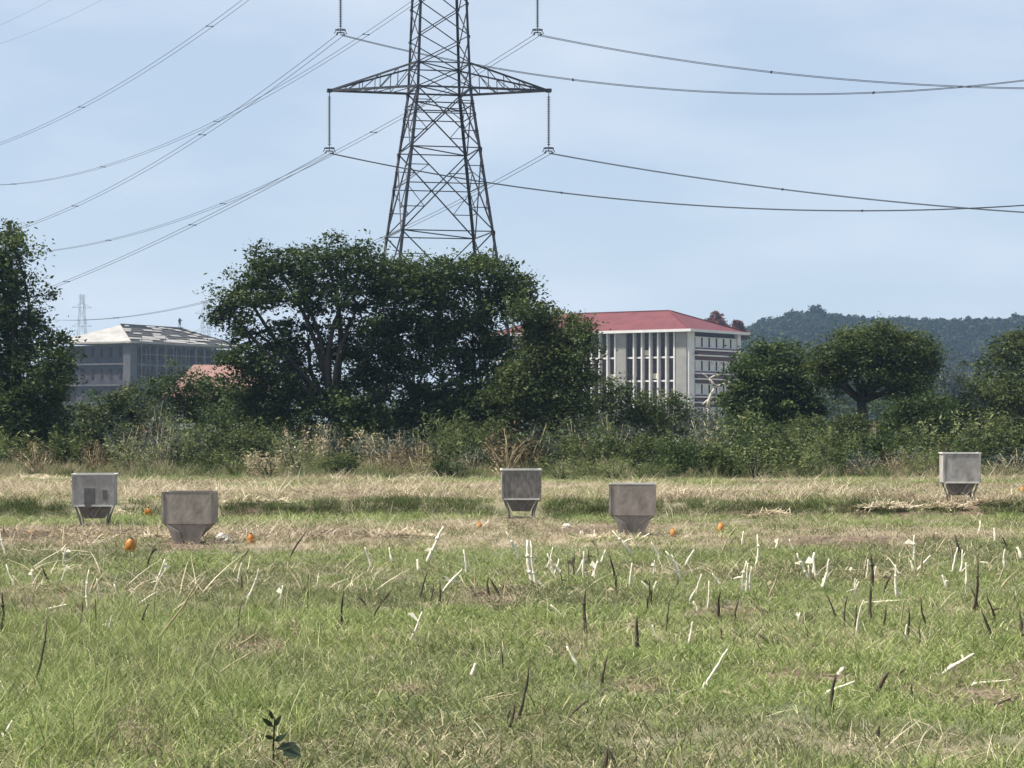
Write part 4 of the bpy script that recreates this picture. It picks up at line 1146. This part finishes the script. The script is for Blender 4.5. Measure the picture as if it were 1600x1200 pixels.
# ------------------------------------------------------------------ grey hoppers in the field
def hopper(px, top, base, wpx, kind, boxm, label, rz=0.0):
    p = gp(px, base); k_ = p.y / F
    W_ = wpx * k_; Ht = (base - top) * k_; zb = Ht * (0.41 if kind == 'legs' else 0.40)
    root = empty('hopper', (p.x, p.y + W_ * .35, p.z - .01), R(rz)); tag(root, label, 'hopper', 'grey hoppers standing in the field')
    h_ = W_ / 2; th = .016; dp = W_ * .36
    for nm, c, d in (('side_panel', (0, -dp, (zb + Ht) / 2), (W_, th, Ht - zb)), ('side_panel', (0, dp, (zb + Ht) / 2), (W_, th, Ht - zb)), ('side_panel', (-h_ + th / 2, 0, (zb + Ht) / 2), (th, 2 * dp - th - .002, Ht - zb - .002)), ('side_panel', (h_ - th / 2, 0, (zb + Ht) / 2), (th, 2 * dp - th - .002, Ht - zb - .002))):
        MB().box(c, d).build(nm, boxm, root)
    for sx in (-1, 1):
        MB().box((sx * (h_ - .012), -dp - .012, (zb + Ht) / 2 - .004), (.03, .012, Ht - zb - .012)).build('corner_strip', boxm, root)
    if kind != 'shield':
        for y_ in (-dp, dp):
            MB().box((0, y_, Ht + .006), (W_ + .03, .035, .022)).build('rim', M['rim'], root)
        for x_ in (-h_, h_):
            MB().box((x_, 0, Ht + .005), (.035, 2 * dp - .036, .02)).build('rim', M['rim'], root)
    else:
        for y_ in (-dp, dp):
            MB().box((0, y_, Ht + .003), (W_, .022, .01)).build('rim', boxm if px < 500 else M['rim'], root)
    bw = W_ * (.30 if kind == 'legs' else .10); bd = dp * (.55 if kind == 'legs' else .86)
    zt = zb - .004
    z0 = .03
    fn = MB()
    up = [Vector((-h_ + .02, -dp + .01, zt)), Vector((h_ - .02, -dp + .01, zt)), Vector((h_ - .02, dp - .01, zt)), Vector((-h_ + .02, dp - .01, zt))]
    s_ = .26 if kind == 'legs' else 1.0
    fz = z0 + .10 if kind == 'legs' else z0
    fb = bw * .75 if kind == 'legs' else bw
    lo = [Vector((-fb, -bd, fz)), Vector((fb, -bd, fz)), Vector((fb, bd, fz)), Vector((-fb, bd, fz))]
    if kind == 'legs':
        up = [Vector((u.x * .82, u.y * .82, u.z)) for u in up]
    for i in range(4):
        j = (i + 1) % 4
        t2 = MB(); slab_poly(t2, [lo[i], lo[j], up[j], up[i]], .012); t2.build('funnel_panel', boxm if kind == 'shield' else M['leg'], root)
    if kind == 'legs':
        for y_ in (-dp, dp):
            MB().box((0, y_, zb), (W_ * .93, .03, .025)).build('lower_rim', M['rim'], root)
        for sx in (-1, 1):
            for sy in (-1, 1):
                a = Vector((sx * (h_ - .05), sy * dp * .98, zb - .01)); e = Vector((sx * bw, sy * bd * 1.15, 0))
                mid = Vector((sx * (bw + (h_ - bw) * .22), sy * dp * .85, zb * .52))
                MB().tube([a, a.lerp(mid, .55), mid, Vector((sx * bw * 1.04, sy * bd * 1.2, zb * .22)), e], .017, 6).build('leg', M['leg'], root, True)
                MB().bar(Vector((sx * h_ * .36, sy * dp * .99, zb - .012)), Vector((0, sy * dp * .7, zb * .42)), .022).build('brace', M['leg'], root)
        MB().box((0, 0, .02), (bw * 2.4, bd * 2.5, .03)).build('base_plate', M['leg'], root)
    else:
        for sx in (-1, 1):
            t2 = MB(); yy = -dp - .006
            t2.poly([(sx * (h_ - .06), yy + .005, zb - .005), (sx * h_ * .28, yy + .004, zb * .62), (sx * bw * .6, -bd - .02, 0), (sx * bw * 2.3, -bd - .02, 0)])
            slab = MB(); pp = [Vector(v) for v in t2.v]
            slab_poly(slab, pp if sx < 0 else pp[::-1], .015); slab.build('leg', boxm, root)
    return root


h1 = hopper(144, 742, 824, 65, 'legs', M['hopper_light'], 'light grey hopper with dark square hatch and sunlit toned rim', 4)
for c, d in (((-.05, -.262, .475), (.165, .01, .24)), ((-.075, -.262, .33), (.10, .01, .07)), ((.18, -.262, .50), (.07, .01, .13))):
    MB().box((c[0], -0.36 * 65 * gd(824) / F - .013, c[2]), d).build('hatch', M['hatch'], h1)
hopper(293, 770, 852, 78, 'shield', M['hopper'], 'plain grey brown hopper with pointed split foot near the hatch hopper', -3)
hopper(814, 734, 811, 61, 'legs', M['hopper_dark'], 'dark mottled grey hopper with sunlit toned rim on slanted legs', 3)
hopper(990, 755, 836, 73, 'shield', M['hopper'], 'smooth grey hopper tapering to a narrow foot with thin sunlit toned top edge', -4)
hopper(1504, 721, 798, 58, 'legs', M['hopper_light'], 'pinkish grey hopper with sunlit toned rim and curved open legs', -3)

# ------------------------------------------------------------------ small orange containers
def jug(px, base, hpx, label, mat='orange', capped=True):
    p = gp(px, base); k_ = p.y / F; h_ = hpx * k_
    o = empty('container', (p.x, p.y, p.z), random.uniform(0, 6)); o.rotation_euler = (random.uniform(-.12, .12), random.uniform(-.12, .12), random.uniform(0, 6)); tag(o, label, 'container', 'small orange containers in the field')
    r_ = h_ * .33
    mb_ = MB().lathe([(r_ * .8, 0), (r_, h_ * .06), (r_ * 1.02, h_ * .5), (r_ * .9, h_ * .7), (r_ * .45, h_ * .88), (r_ * .32, h_ * .93)], 14)
    mb_.build('body', M[mat], o, True)
    MB().lathe([(r_ * .36, h_ * .92), (r_ * .38, h_ * 1.0), (r_ * .2, h_ * 1.02)], 10).build('cap', M['cap'] if capped else M[mat], o)
    MB().tube([(r_ * .5, 0, h_ * .86), (r_ * 1.0, 0, h_ * .9), (r_ * 1.15, 0, h_ * .7), (r_ * .98, 0, h_ * .5)], r_ * .1, 6).build('handle', M[mat], o, True)


jug(232, 808, 19, 'small orange container between the hatch hopper and the plain hopper')
jug(202, 864, 24, 'orange container in grass before the plain grey brown hopper')
jug(392, 853, 18, 'orange container beside the pale stone past the plain grey brown hopper')
jug(840, 800, 15, 'small orange container at the legs of the dark mottled hopper', capped=False)
jug(50, 838, 12, 'small faded orange container on pinkish bare soil', 'orange_faded', False)
jug(750, 826, 12, 'faded orange container in straw before the dark mottled hopper', 'orange_faded', False)
jug(1052, 838, 14, 'faded orange container next to the smooth tapering hopper', 'orange_faded', False)
jug(1125, 833, 16, 'faded orange container between straw heaps past the smooth hopper', 'orange_faded', False)
jug(1597, 778, 13, 'small orange container past the curved leg hopper', 'orange', False)


# ------------------------------------------------------------------ stones, straw heaps, clods
def stone(px, py, wpx, hpx, label, mat='stone'):
    p = gp(px, py); k_ = p.y / F
    vs = []; n1, n2 = 8, 5
    for i in range(n2 + 1):
        for j in range(n1):
            a = 2 * math.pi * j / n1; b_ = math.pi * .5 * (i / n2) if i else 0
            q = .8 + .35 * random.random()
            vs.append((math.cos(a) * math.cos(b_) * wpx * k_ / 2 * q, math.sin(a) * math.cos(b_) * wpx * k_ / 2.6 * q, math.sin(b_) * hpx * k_ * (.85 + .3 * random.random()) - .01))
    fs = [(i * n1 + j, i * n1 + (j + 1) % n1, (i + 1) * n1 + (j + 1) % n1, (i + 1) * n1 + j) for i in range(n2) for j in range(n1)]
    me_ = bpy.data.meshes.new('stone'); me_.from_pydata(vs, [], fs); me_.materials.append(M[mat])
    o = link(bpy.data.objects.new('stone', me_)); o.location = p
    tag(o, label, 'stone', 'pale stones in the field')


stone(885, 823, 18, 8, 'flat pale stone near the foot of the smooth tapering hopper')
stone(909, 837, 11, 10, 'small upright white stone near the foot of the smooth tapering hopper')
stone(348, 848, 24, 14, 'pale yellowish stone at the foot of the plain grey brown hopper')
stone(1140, 805, 12, 5, 'pale flat stone at the end of the straw heap row')
stone(655, 980 - 0, 16, 8, 'small pale stone in the green grass')


def heap(px, py, wpx, hpx, label):
    p = gp(px, py); k_ = p.y / F; n_ = 420
    vs = []; fs = []; tn = []
    for _ in range(n_):
        a = random.uniform(0, 6.28); r_ = math.sqrt(random.random())
        x_ = r_ * math.cos(a) * wpx * k_ / 2; y_ = r_ * math.sin(a) * wpx * k_ / 5
        z_ = (1 - r_) * hpx * k_ * random.uniform(.3, 1.1)
        d = Vector((random.gauss(0, 1), random.gauss(0, .6), random.gauss(0, .22))).normalized() * random.uniform(.05, .18)
        s_ = d.cross(Vector((0, random.uniform(-1, 1), 1))).normalized() * random.uniform(.003, .009)
        c = Vector((x_, y_, z_ + .01)); b_ = len(vs)
        vs += [tuple(c - d - s_), tuple(c - d + s_), tuple(c + d + s_), tuple(c + d - s_)]; fs.append((b_, b_ + 1, b_ + 2, b_ + 3)); tn.append(random.gauss(.72, .2))
    n1 = 14
    b_ = len(vs); vs.append((0, 0, hpx * k_ * .5)); tn += [.4] * n1
    for j in range(n1):
        a = 2 * math.pi * j / n1; vs.append((math.cos(a) * wpx * k_ / 2 * random.uniform(.5, .9), math.sin(a) * wpx * k_ / 7, -.05))
    fs += [(b_, b_ + 1 + j, b_ + 1 + (j + 1) % n1) for j in range(n1)]
    me_ = bpy.data.meshes.new('straw_heap'); me_.from_pydata(vs, [], fs); me_.materials.append(M['straw'])
    at_ = me_.attributes.new('tint', 'FLOAT', 'FACE'); at_.data.foreach_set('value', np.clip(tn, 0, 1).astype(np.float32))
    o = link(bpy.data.objects.new('straw_heap', me_)); o.location = p; tag(o, label, 'straw heap', 'low heaps of pale straw in the field')


heap(1205, 812, 70, 13, 'pinkish pale straw heap past the smooth tapering hopper')
heap(1320, 806, 50, 7, 'thin flat straw heap along the dark bund')
heap(1385, 803, 90, 9, 'long low straw heap near the curved leg hopper')
heap(1480, 803, 70, 9, 'pale straw heap at the foot of the curved leg hopper')
heap(1550, 802, 60, 8, 'small pale straw heap just past the curved leg hopper')
heap(190, 803, 60, 14, 'tan straw heap beside the hatch hopper')
heap(1075, 783, 100, 9, 'pale straw strip behind the smooth tapering hopper')
heap(640, 795, 90, 9, 'yellow straw heap on the bund crest')
heap(410, 800, 120, 8, 'long tan straw heap on the bund crest past the plain hopper')
heap(780, 778, 70, 10, 'pink tan straw heap behind the dark mottled hopper')
heap(60, 750, 110, 9, 'pale straw row at the weed edge by the hatch hopper')
heap(250, 845, 70, 9, 'straw heap between two orange containers')
heap(130, 842, 120, 8, 'reddish straw spread on the bare soil')
heap(640, 838, 120, 7, 'brownish straw spread in the open field')
heap(950, 845, 110, 7, 'flat straw spread before the smooth tapering hopper')

# soil clods (uncountable crumbs)
cv = []; cf = []
x, y = field_points(8.5, 30, 70)
kp = rng.random(len(x)) < bare(x, y) * .8 + .012
for x_, y_ in zip(x[kp], y[kp]):
    r_ = abs(random.gauss(0.012, .010)) + .006; b_ = len(cv); z_ = float(gz(x_, y_))
    for i in range(6):
        a = [(1, 0, 0), (-1, 0, 0), (0, 1, 0), (0, -1, 0), (0, 0, 1), (0, 0, -1)][i]
        cv.append((x_ + a[0] * r_ * random.uniform(.6, 1.4), y_ + a[1] * r_ * random.uniform(.6, 1.4), z_ + a[2] * r_ * random.uniform(.5, 1)))
    cf += [tuple(b_ + q for q in t2) for t2 in ((0, 2, 4), (2, 1, 4), (1, 3, 4), (3, 0, 4), (2, 0, 5), (1, 2, 5), (3, 1, 5), (0, 3, 5))]
cm = bpy.data.meshes.new('soil_clods'); cm.from_pydata(cv, [], cf); cm.materials.append(M['soil'])
tag(link(bpy.data.objects.new('soil_clods', cm)), 'dark crumbs of soil on the bare patches', None, None, 'stuff')

# ------------------------------------------------------------------ dead stalks standing in the grass
def stalk(x0, y0, x1, y1, mat, wpx=4.0, leaf=False, fork=False):
    """from the foot (x0,y0) up to the tip (x1,y1), photo pixels"""
    p = gp(x0, y0); k_ = p.y / F
    r_ = wpx * k_ / 2 * (1.5 if mat == 'stalk_pale' else 1.3)
    tipv = Vector(((x1 - x0) * k_, random.uniform(-.35, .35) * (y0 - y1) * k_ * .5, max((y0 - y1) * k_, .03)))
    mb_ = MB(); n_ = 6; pts = []; rr = []
    kx = random.uniform(-.06, .06) * tipv.length; ky = random.uniform(-.05, .05) * tipv.length
    for i in range(n_ + 1):
        t = i / n_
        pts.append(tipv * t + Vector((kx * math.sin(3.1 * t) + random.uniform(-.012, .012) * tipv.length, ky * math.sin(3.1 * t), -.03 * (i == 0) + .012)))
        rr.append(r_ * (1.0 - .62 * t ** 1.5) * random.uniform(.7, 1.15))
    mb_.tube(pts, rr, 6)
    for nd in ((2, 4) if tipv.length > .3 else ()):
        c = pts[nd]; d = (pts[nd + 1] - pts[nd - 1]).normalized() * r_ * .8
        mb_.tube([c - d, c, c + d], [r_ * .6, r_ * 1.12, r_ * .6], 6)
    for _ in range(random.choice((1, 2, 3)) if mat != 'stalk_dark' else 0):      # torn sheath strips
        q = pts[random.choice((1, 2, 3, 4))]; Ls = tipv.length * random.uniform(.12, .38); a_ = random.uniform(0, 6.28)
        e = q + Vector((math.cos(a_) * Ls * .7, math.sin(a_) * Ls * .4, Ls * random.uniform(-.5, .7))); wv = Vector((0, 0, r_ * random.uniform(.5, 1.1)))
        mb_.poly([q - wv, q.lerp(e, .55) - wv * .8 + Vector((0, 0, Ls * .1)), e, q.lerp(e, .5) + wv * .8 + Vector((0, 0, Ls * .1)), q + wv])
    if leaf or fork:
        q = pts[3 if fork else 4]; s_ = random.choice((-1, 1)); Ln = tipv.length * random.uniform(.3, .5)
        e = q + Vector((s_ * Ln * .8, random.uniform(-.1, .1) * Ln, Ln * random.uniform(-.2, .6)))
        if fork: mb_.tube([q, q.lerp(e, .5) + Vector((0, 0, Ln * .08)), e], [r_ * .7, r_ * .55, r_ * .3], 5)
        else:
            w_ = Vector((0, r_ * .6, r_ * 1.5)); m_ = q.lerp(e, .5) + Vector((0, 0, Ln * .2))
            mb_.poly([q - w_ * .4, m_ - w_, e, m_ + w_, q + w_ * .4])
    o = mb_.build('dry_stalk', M[mat], None, True); o.location = p
    kind = {'stalk_pale': 'bleached white', 'stalk_dark': 'blackened dead', 'stalk_tan': 'tan dry'}[mat]
    ln = abs(x1 - x0) / max(abs(y0 - y1), 1)
    kind = ('thick ' if r_ > .0125 else ('thin ' if r_ < .007 else '')) + ('tall ' if tipv.length > .38 else ('short ' if tipv.length < .2 else '')) + kind
    pose = 'standing upright' if ln < .25 else ('leaning' if ln < 1.1 else 'lying nearly flat')
    ex = ' with a side shoot' if fork else (' with a withered leaf' if leaf else '')
    tag(o, f'{kind} crop stalk {pose} in the field grass{ex}', 'stalk', 'dead crop stalks in the field')


PALE = [(137, 957, 138, 893), (157, 938, 152, 902), (193, 942, 179, 910), (214, 944, 246, 922), (68, 957, 106, 948), (372, 915, 378, 880), (383, 940, 405, 888), (437, 950, 442, 918, 4, 1), (580, 892, 570, 860), (614, 886, 608, 860), (655, 896, 652, 878, 5), (666, 882, 692, 826, 5),
        (690, 930, 722, 892, 4, 0, 1), (833, 922, 824, 848, 5), (838, 925, 829, 850), (866, 906, 855, 865), (856, 905, 850, 893), (911, 905, 912, 862), (925, 905, 934, 878, 5, 1), (984, 924, 987, 886), (1013, 930, 1002, 915), (1020, 932, 1026, 915), (1064, 915, 1040, 868), (1088, 935, 1096, 903), (1128, 920, 1113, 900),
        (1111, 940, 1111, 928), (1160, 932, 1166, 880, 4, 0, 1), (1166, 934, 1168, 885), (1172, 930, 1174, 890), (1180, 892, 1184, 838), (1160, 855, 1162, 832), (1263, 912, 1263, 888), (1275, 910, 1273, 868, 5, 1), (1284, 922, 1292, 898, 5), (1331, 898, 1330, 890, 5), (1335, 922, 1336, 908), (1366, 912, 1368, 890, 4),
        (1402, 938, 1400, 884), (1428, 896, 1423, 878, 4), (1432, 896, 1455, 870), (1488, 900, 1496, 858), (1500, 898, 1504, 860), (1510, 918, 1510, 884), (1480, 922, 1472, 900, 4, 0, 1), (1528, 836, 1532, 814), (1554, 850, 1553, 826), (1570, 886, 1571, 858), (1596, 876, 1590, 856, 6), (1545, 880, 1532, 878, 4),
        (1340, 1002, 1348, 1064 - 124), (1075, 1012, 1082, 970), (1095, 1085, 1138, 1020, 4), (1285, 1095, 1335, 1075, 4), (1470, 1055, 1522, 1024, 5), (1510, 1070, 1580, 1067, 4), (1340, 948, 1410, 946, 4), (1310, 1058, 1320, 1046, 7), (2, 1160, 20, 1130, 6), (737, 1060, 743, 1041, 6), (908, 1050, 885, 1012, 4), (885, 970, 860, 945, 4)]
DARK = [(2, 995, 2, 932, 5), (52, 1075, 70, 968, 4), (122, 985, 128, 945), (150, 985, 148, 940), (372, 985, 376, 945), (377, 925, 376, 900), (580, 978, 592, 950, 5), (592, 950, 612, 926, 4), (685, 952, 687, 910), (764, 942, 763, 910, 4), (782, 940, 766, 912, 4), (672, 950, 678, 918), (655, 945, 668, 900), (916, 988, 915, 922, 5), (963, 934, 963, 906), (996, 1020, 994, 962, 6),
        (1018, 955, 1018, 925), (1040, 990, 1047, 935), (1123, 975, 1124, 924, 5), (1128, 1000, 1126, 978), (1148, 970, 1156, 930), (1306, 970, 1290, 930), (1320, 990, 1325, 935), (1336, 985, 1338, 950), (1360, 975, 1362, 922, 6), (1362, 920, 1360, 868, 5), (1380, 985, 1385, 950), (1418, 1000, 1420, 950), (1437, 1020, 1436, 985), (1447, 985, 1437, 938), (1520, 965, 1526, 880, 4), (1556, 1010, 1534, 956, 5), (1598, 1005, 1594, 958, 6),
        (1300, 1128, 1305, 1066, 6), (1366, 1096, 1388, 1058, 7), (1388, 1062, 1415, 1048, 5), (1372, 1165, 1374, 1144, 6), (1425, 1095, 1425, 1076, 4), (940, 1078, 950, 1032, 4), (808, 1130, 825, 1045, 5), (795, 1146, 805, 1104, 5), (885, 1132, 920, 1100, 5), (1212, 1012, 1186, 992, 7), (1060, 1030, 1110, 1038, 6), (944, 1200, 948, 1164, 6), (965, 1200, 950, 1166, 6), (985, 1198, 996, 1180, 5), (575, 955, 560, 985 - 50, 4), (535, 985, 538, 925, 4), (480, 935, 482, 900, 4), (1545, 1105, 1580, 1092, 6), (1500, 870, 1492, 838, 4), (220, 985, 232, 945, 4), (785, 1048, 782, 1010, 4), (1010, 960, 1012, 935, 4), (1200, 960, 1185, 950, 5)]
TAN = [(240, 1008, 320, 892, 3), (262, 965, 318, 905, 3), (62, 965, 20, 905, 3), (52, 938, 64, 890, 3, 0, 1), (320, 1072, 400, 1020, 3), (660, 1008, 640, 975, 3), (362, 1014, 402, 988, 4), (270, 977, 310, 968, 3), (725, 1108, 812, 1092, 3), (740, 1105, 790, 1090, 3), (1200, 940, 1215, 900, 3), (1560, 925, 1592, 935 - 45, 3), (1440, 900, 1446, 850, 3), (1462, 868, 1482, 838, 3), (1405, 985, 1412, 940, 3), (900, 900, 935, 890, 3), (1230, 905, 1225, 880, 3), (706, 905, 700, 880, 3), (1110, 900, 1130, 895, 3), (540, 900, 530, 875, 3), (820, 1000, 850, 985, 3), (1380, 1100, 1330, 1085, 3)]
for i_ in range(70):
    yb = random.choice((random.uniform(862, 930), random.uniform(900, 1010))); xb = random.choice((random.uniform(10, 1590), random.uniform(850, 1590)))
    hh_ = random.uniform(14, 48); lean_ = random.gauss(0, .35) * hh_
    random.choice((PALE, PALE, DARK, TAN)).append((xb, yb, xb + lean_, yb - hh_, random.uniform(2.2, 3.6), random.choice((0, 0, 1)), random.choice((0, 0, 0, 0, 1))))
for lst, mt in ((PALE, 'stalk_pale'), (DARK, 'stalk_dark'), (TAN, 'stalk_tan')):
    for q in lst:
        wd = q[4] if len(q) > 4 else 3.2
        stalk(q[0], q[1], q[2], q[3], mt, wd, len(q) > 5 and q[5] == 1, len(q) > 6 and q[6] == 1)

# broad leaved weed in the near grass
wp = gp(428, 1196); k_ = wp.y / F
wd_ = empty('broadleaf_weed', wp); tag(wd_, 'dark green broad leaved weed in the near grass', 'weed')
MB().tube([(0, 0, -.02), (-.003, 0, .1), (.004, 0, .22), (-.01, .01, 82 * k_)], [.006, .005, .004, .003], 6).build('stem', M['leaf_mid'], wd_, True)
wl = MB()
m_dark, n_, b_ = new_mat('broad_leaf'); b_.inputs['Base Color'].default_value = (0.02, 0.035, 0.012, 1); b_.inputs['Roughness'].default_value = .5
for (ax, az, ex, ez, w_) in ((0, 62, -18, 78, 9), (0, 62, 12, 82, 8), (0, 40, 20, 52, 10), (0, 44, -14, 50, 8), (2, 28, 34, 36, 9), (-2, 74, -6, 90, 7), (12, 38, 44, 14, 26)):
    A_ = Vector((ax * k_, 0, az * k_)); E2 = Vector((ex * k_, -.02, ez * k_)); d = (E2 - A_); s_ = Vector((-d.z, .25 * d.length, d.x)).normalized() * w_ * k_ / 2
    t2 = MB(); m1, m2 = A_.lerp(E2, .35), A_.lerp(E2, .7)
    t2.poly([A_, m1 - s_, m2 - s_ * .8, E2, m2 + s_ * .8, m1 + s_]); t2.build('leaf', m_dark, wd_)

# ------------------------------------------------------------------ thin haze in the air
hz = MB().box((0, 700, 24), (1800, 1500, 50.4)).build('haze', None)
hz.location = (0, 0, 0)
hzm = bpy.data.materials.new('haze'); hzm.use_nodes = True
hn = hzm.node_tree; hn.nodes.clear()
ho = hn.nodes.new('ShaderNodeOutputMaterial'); hv_ = hn.nodes.new('ShaderNodeVolumePrincipled')
hv_.inputs['Color'].default_value = (0.50, 0.72, 1.0, 1); hv_.inputs['Density'].default_value = 0.0002; hv_.inputs['Anisotropy'].default_value = 0.2
hn.links.new(hv_.outputs['Volume'], ho.inputs['Volume'])
hz.data.materials.append(hzm)
tag(hz, 'thin bluish haze over the whole field', None, None, 'stuff')
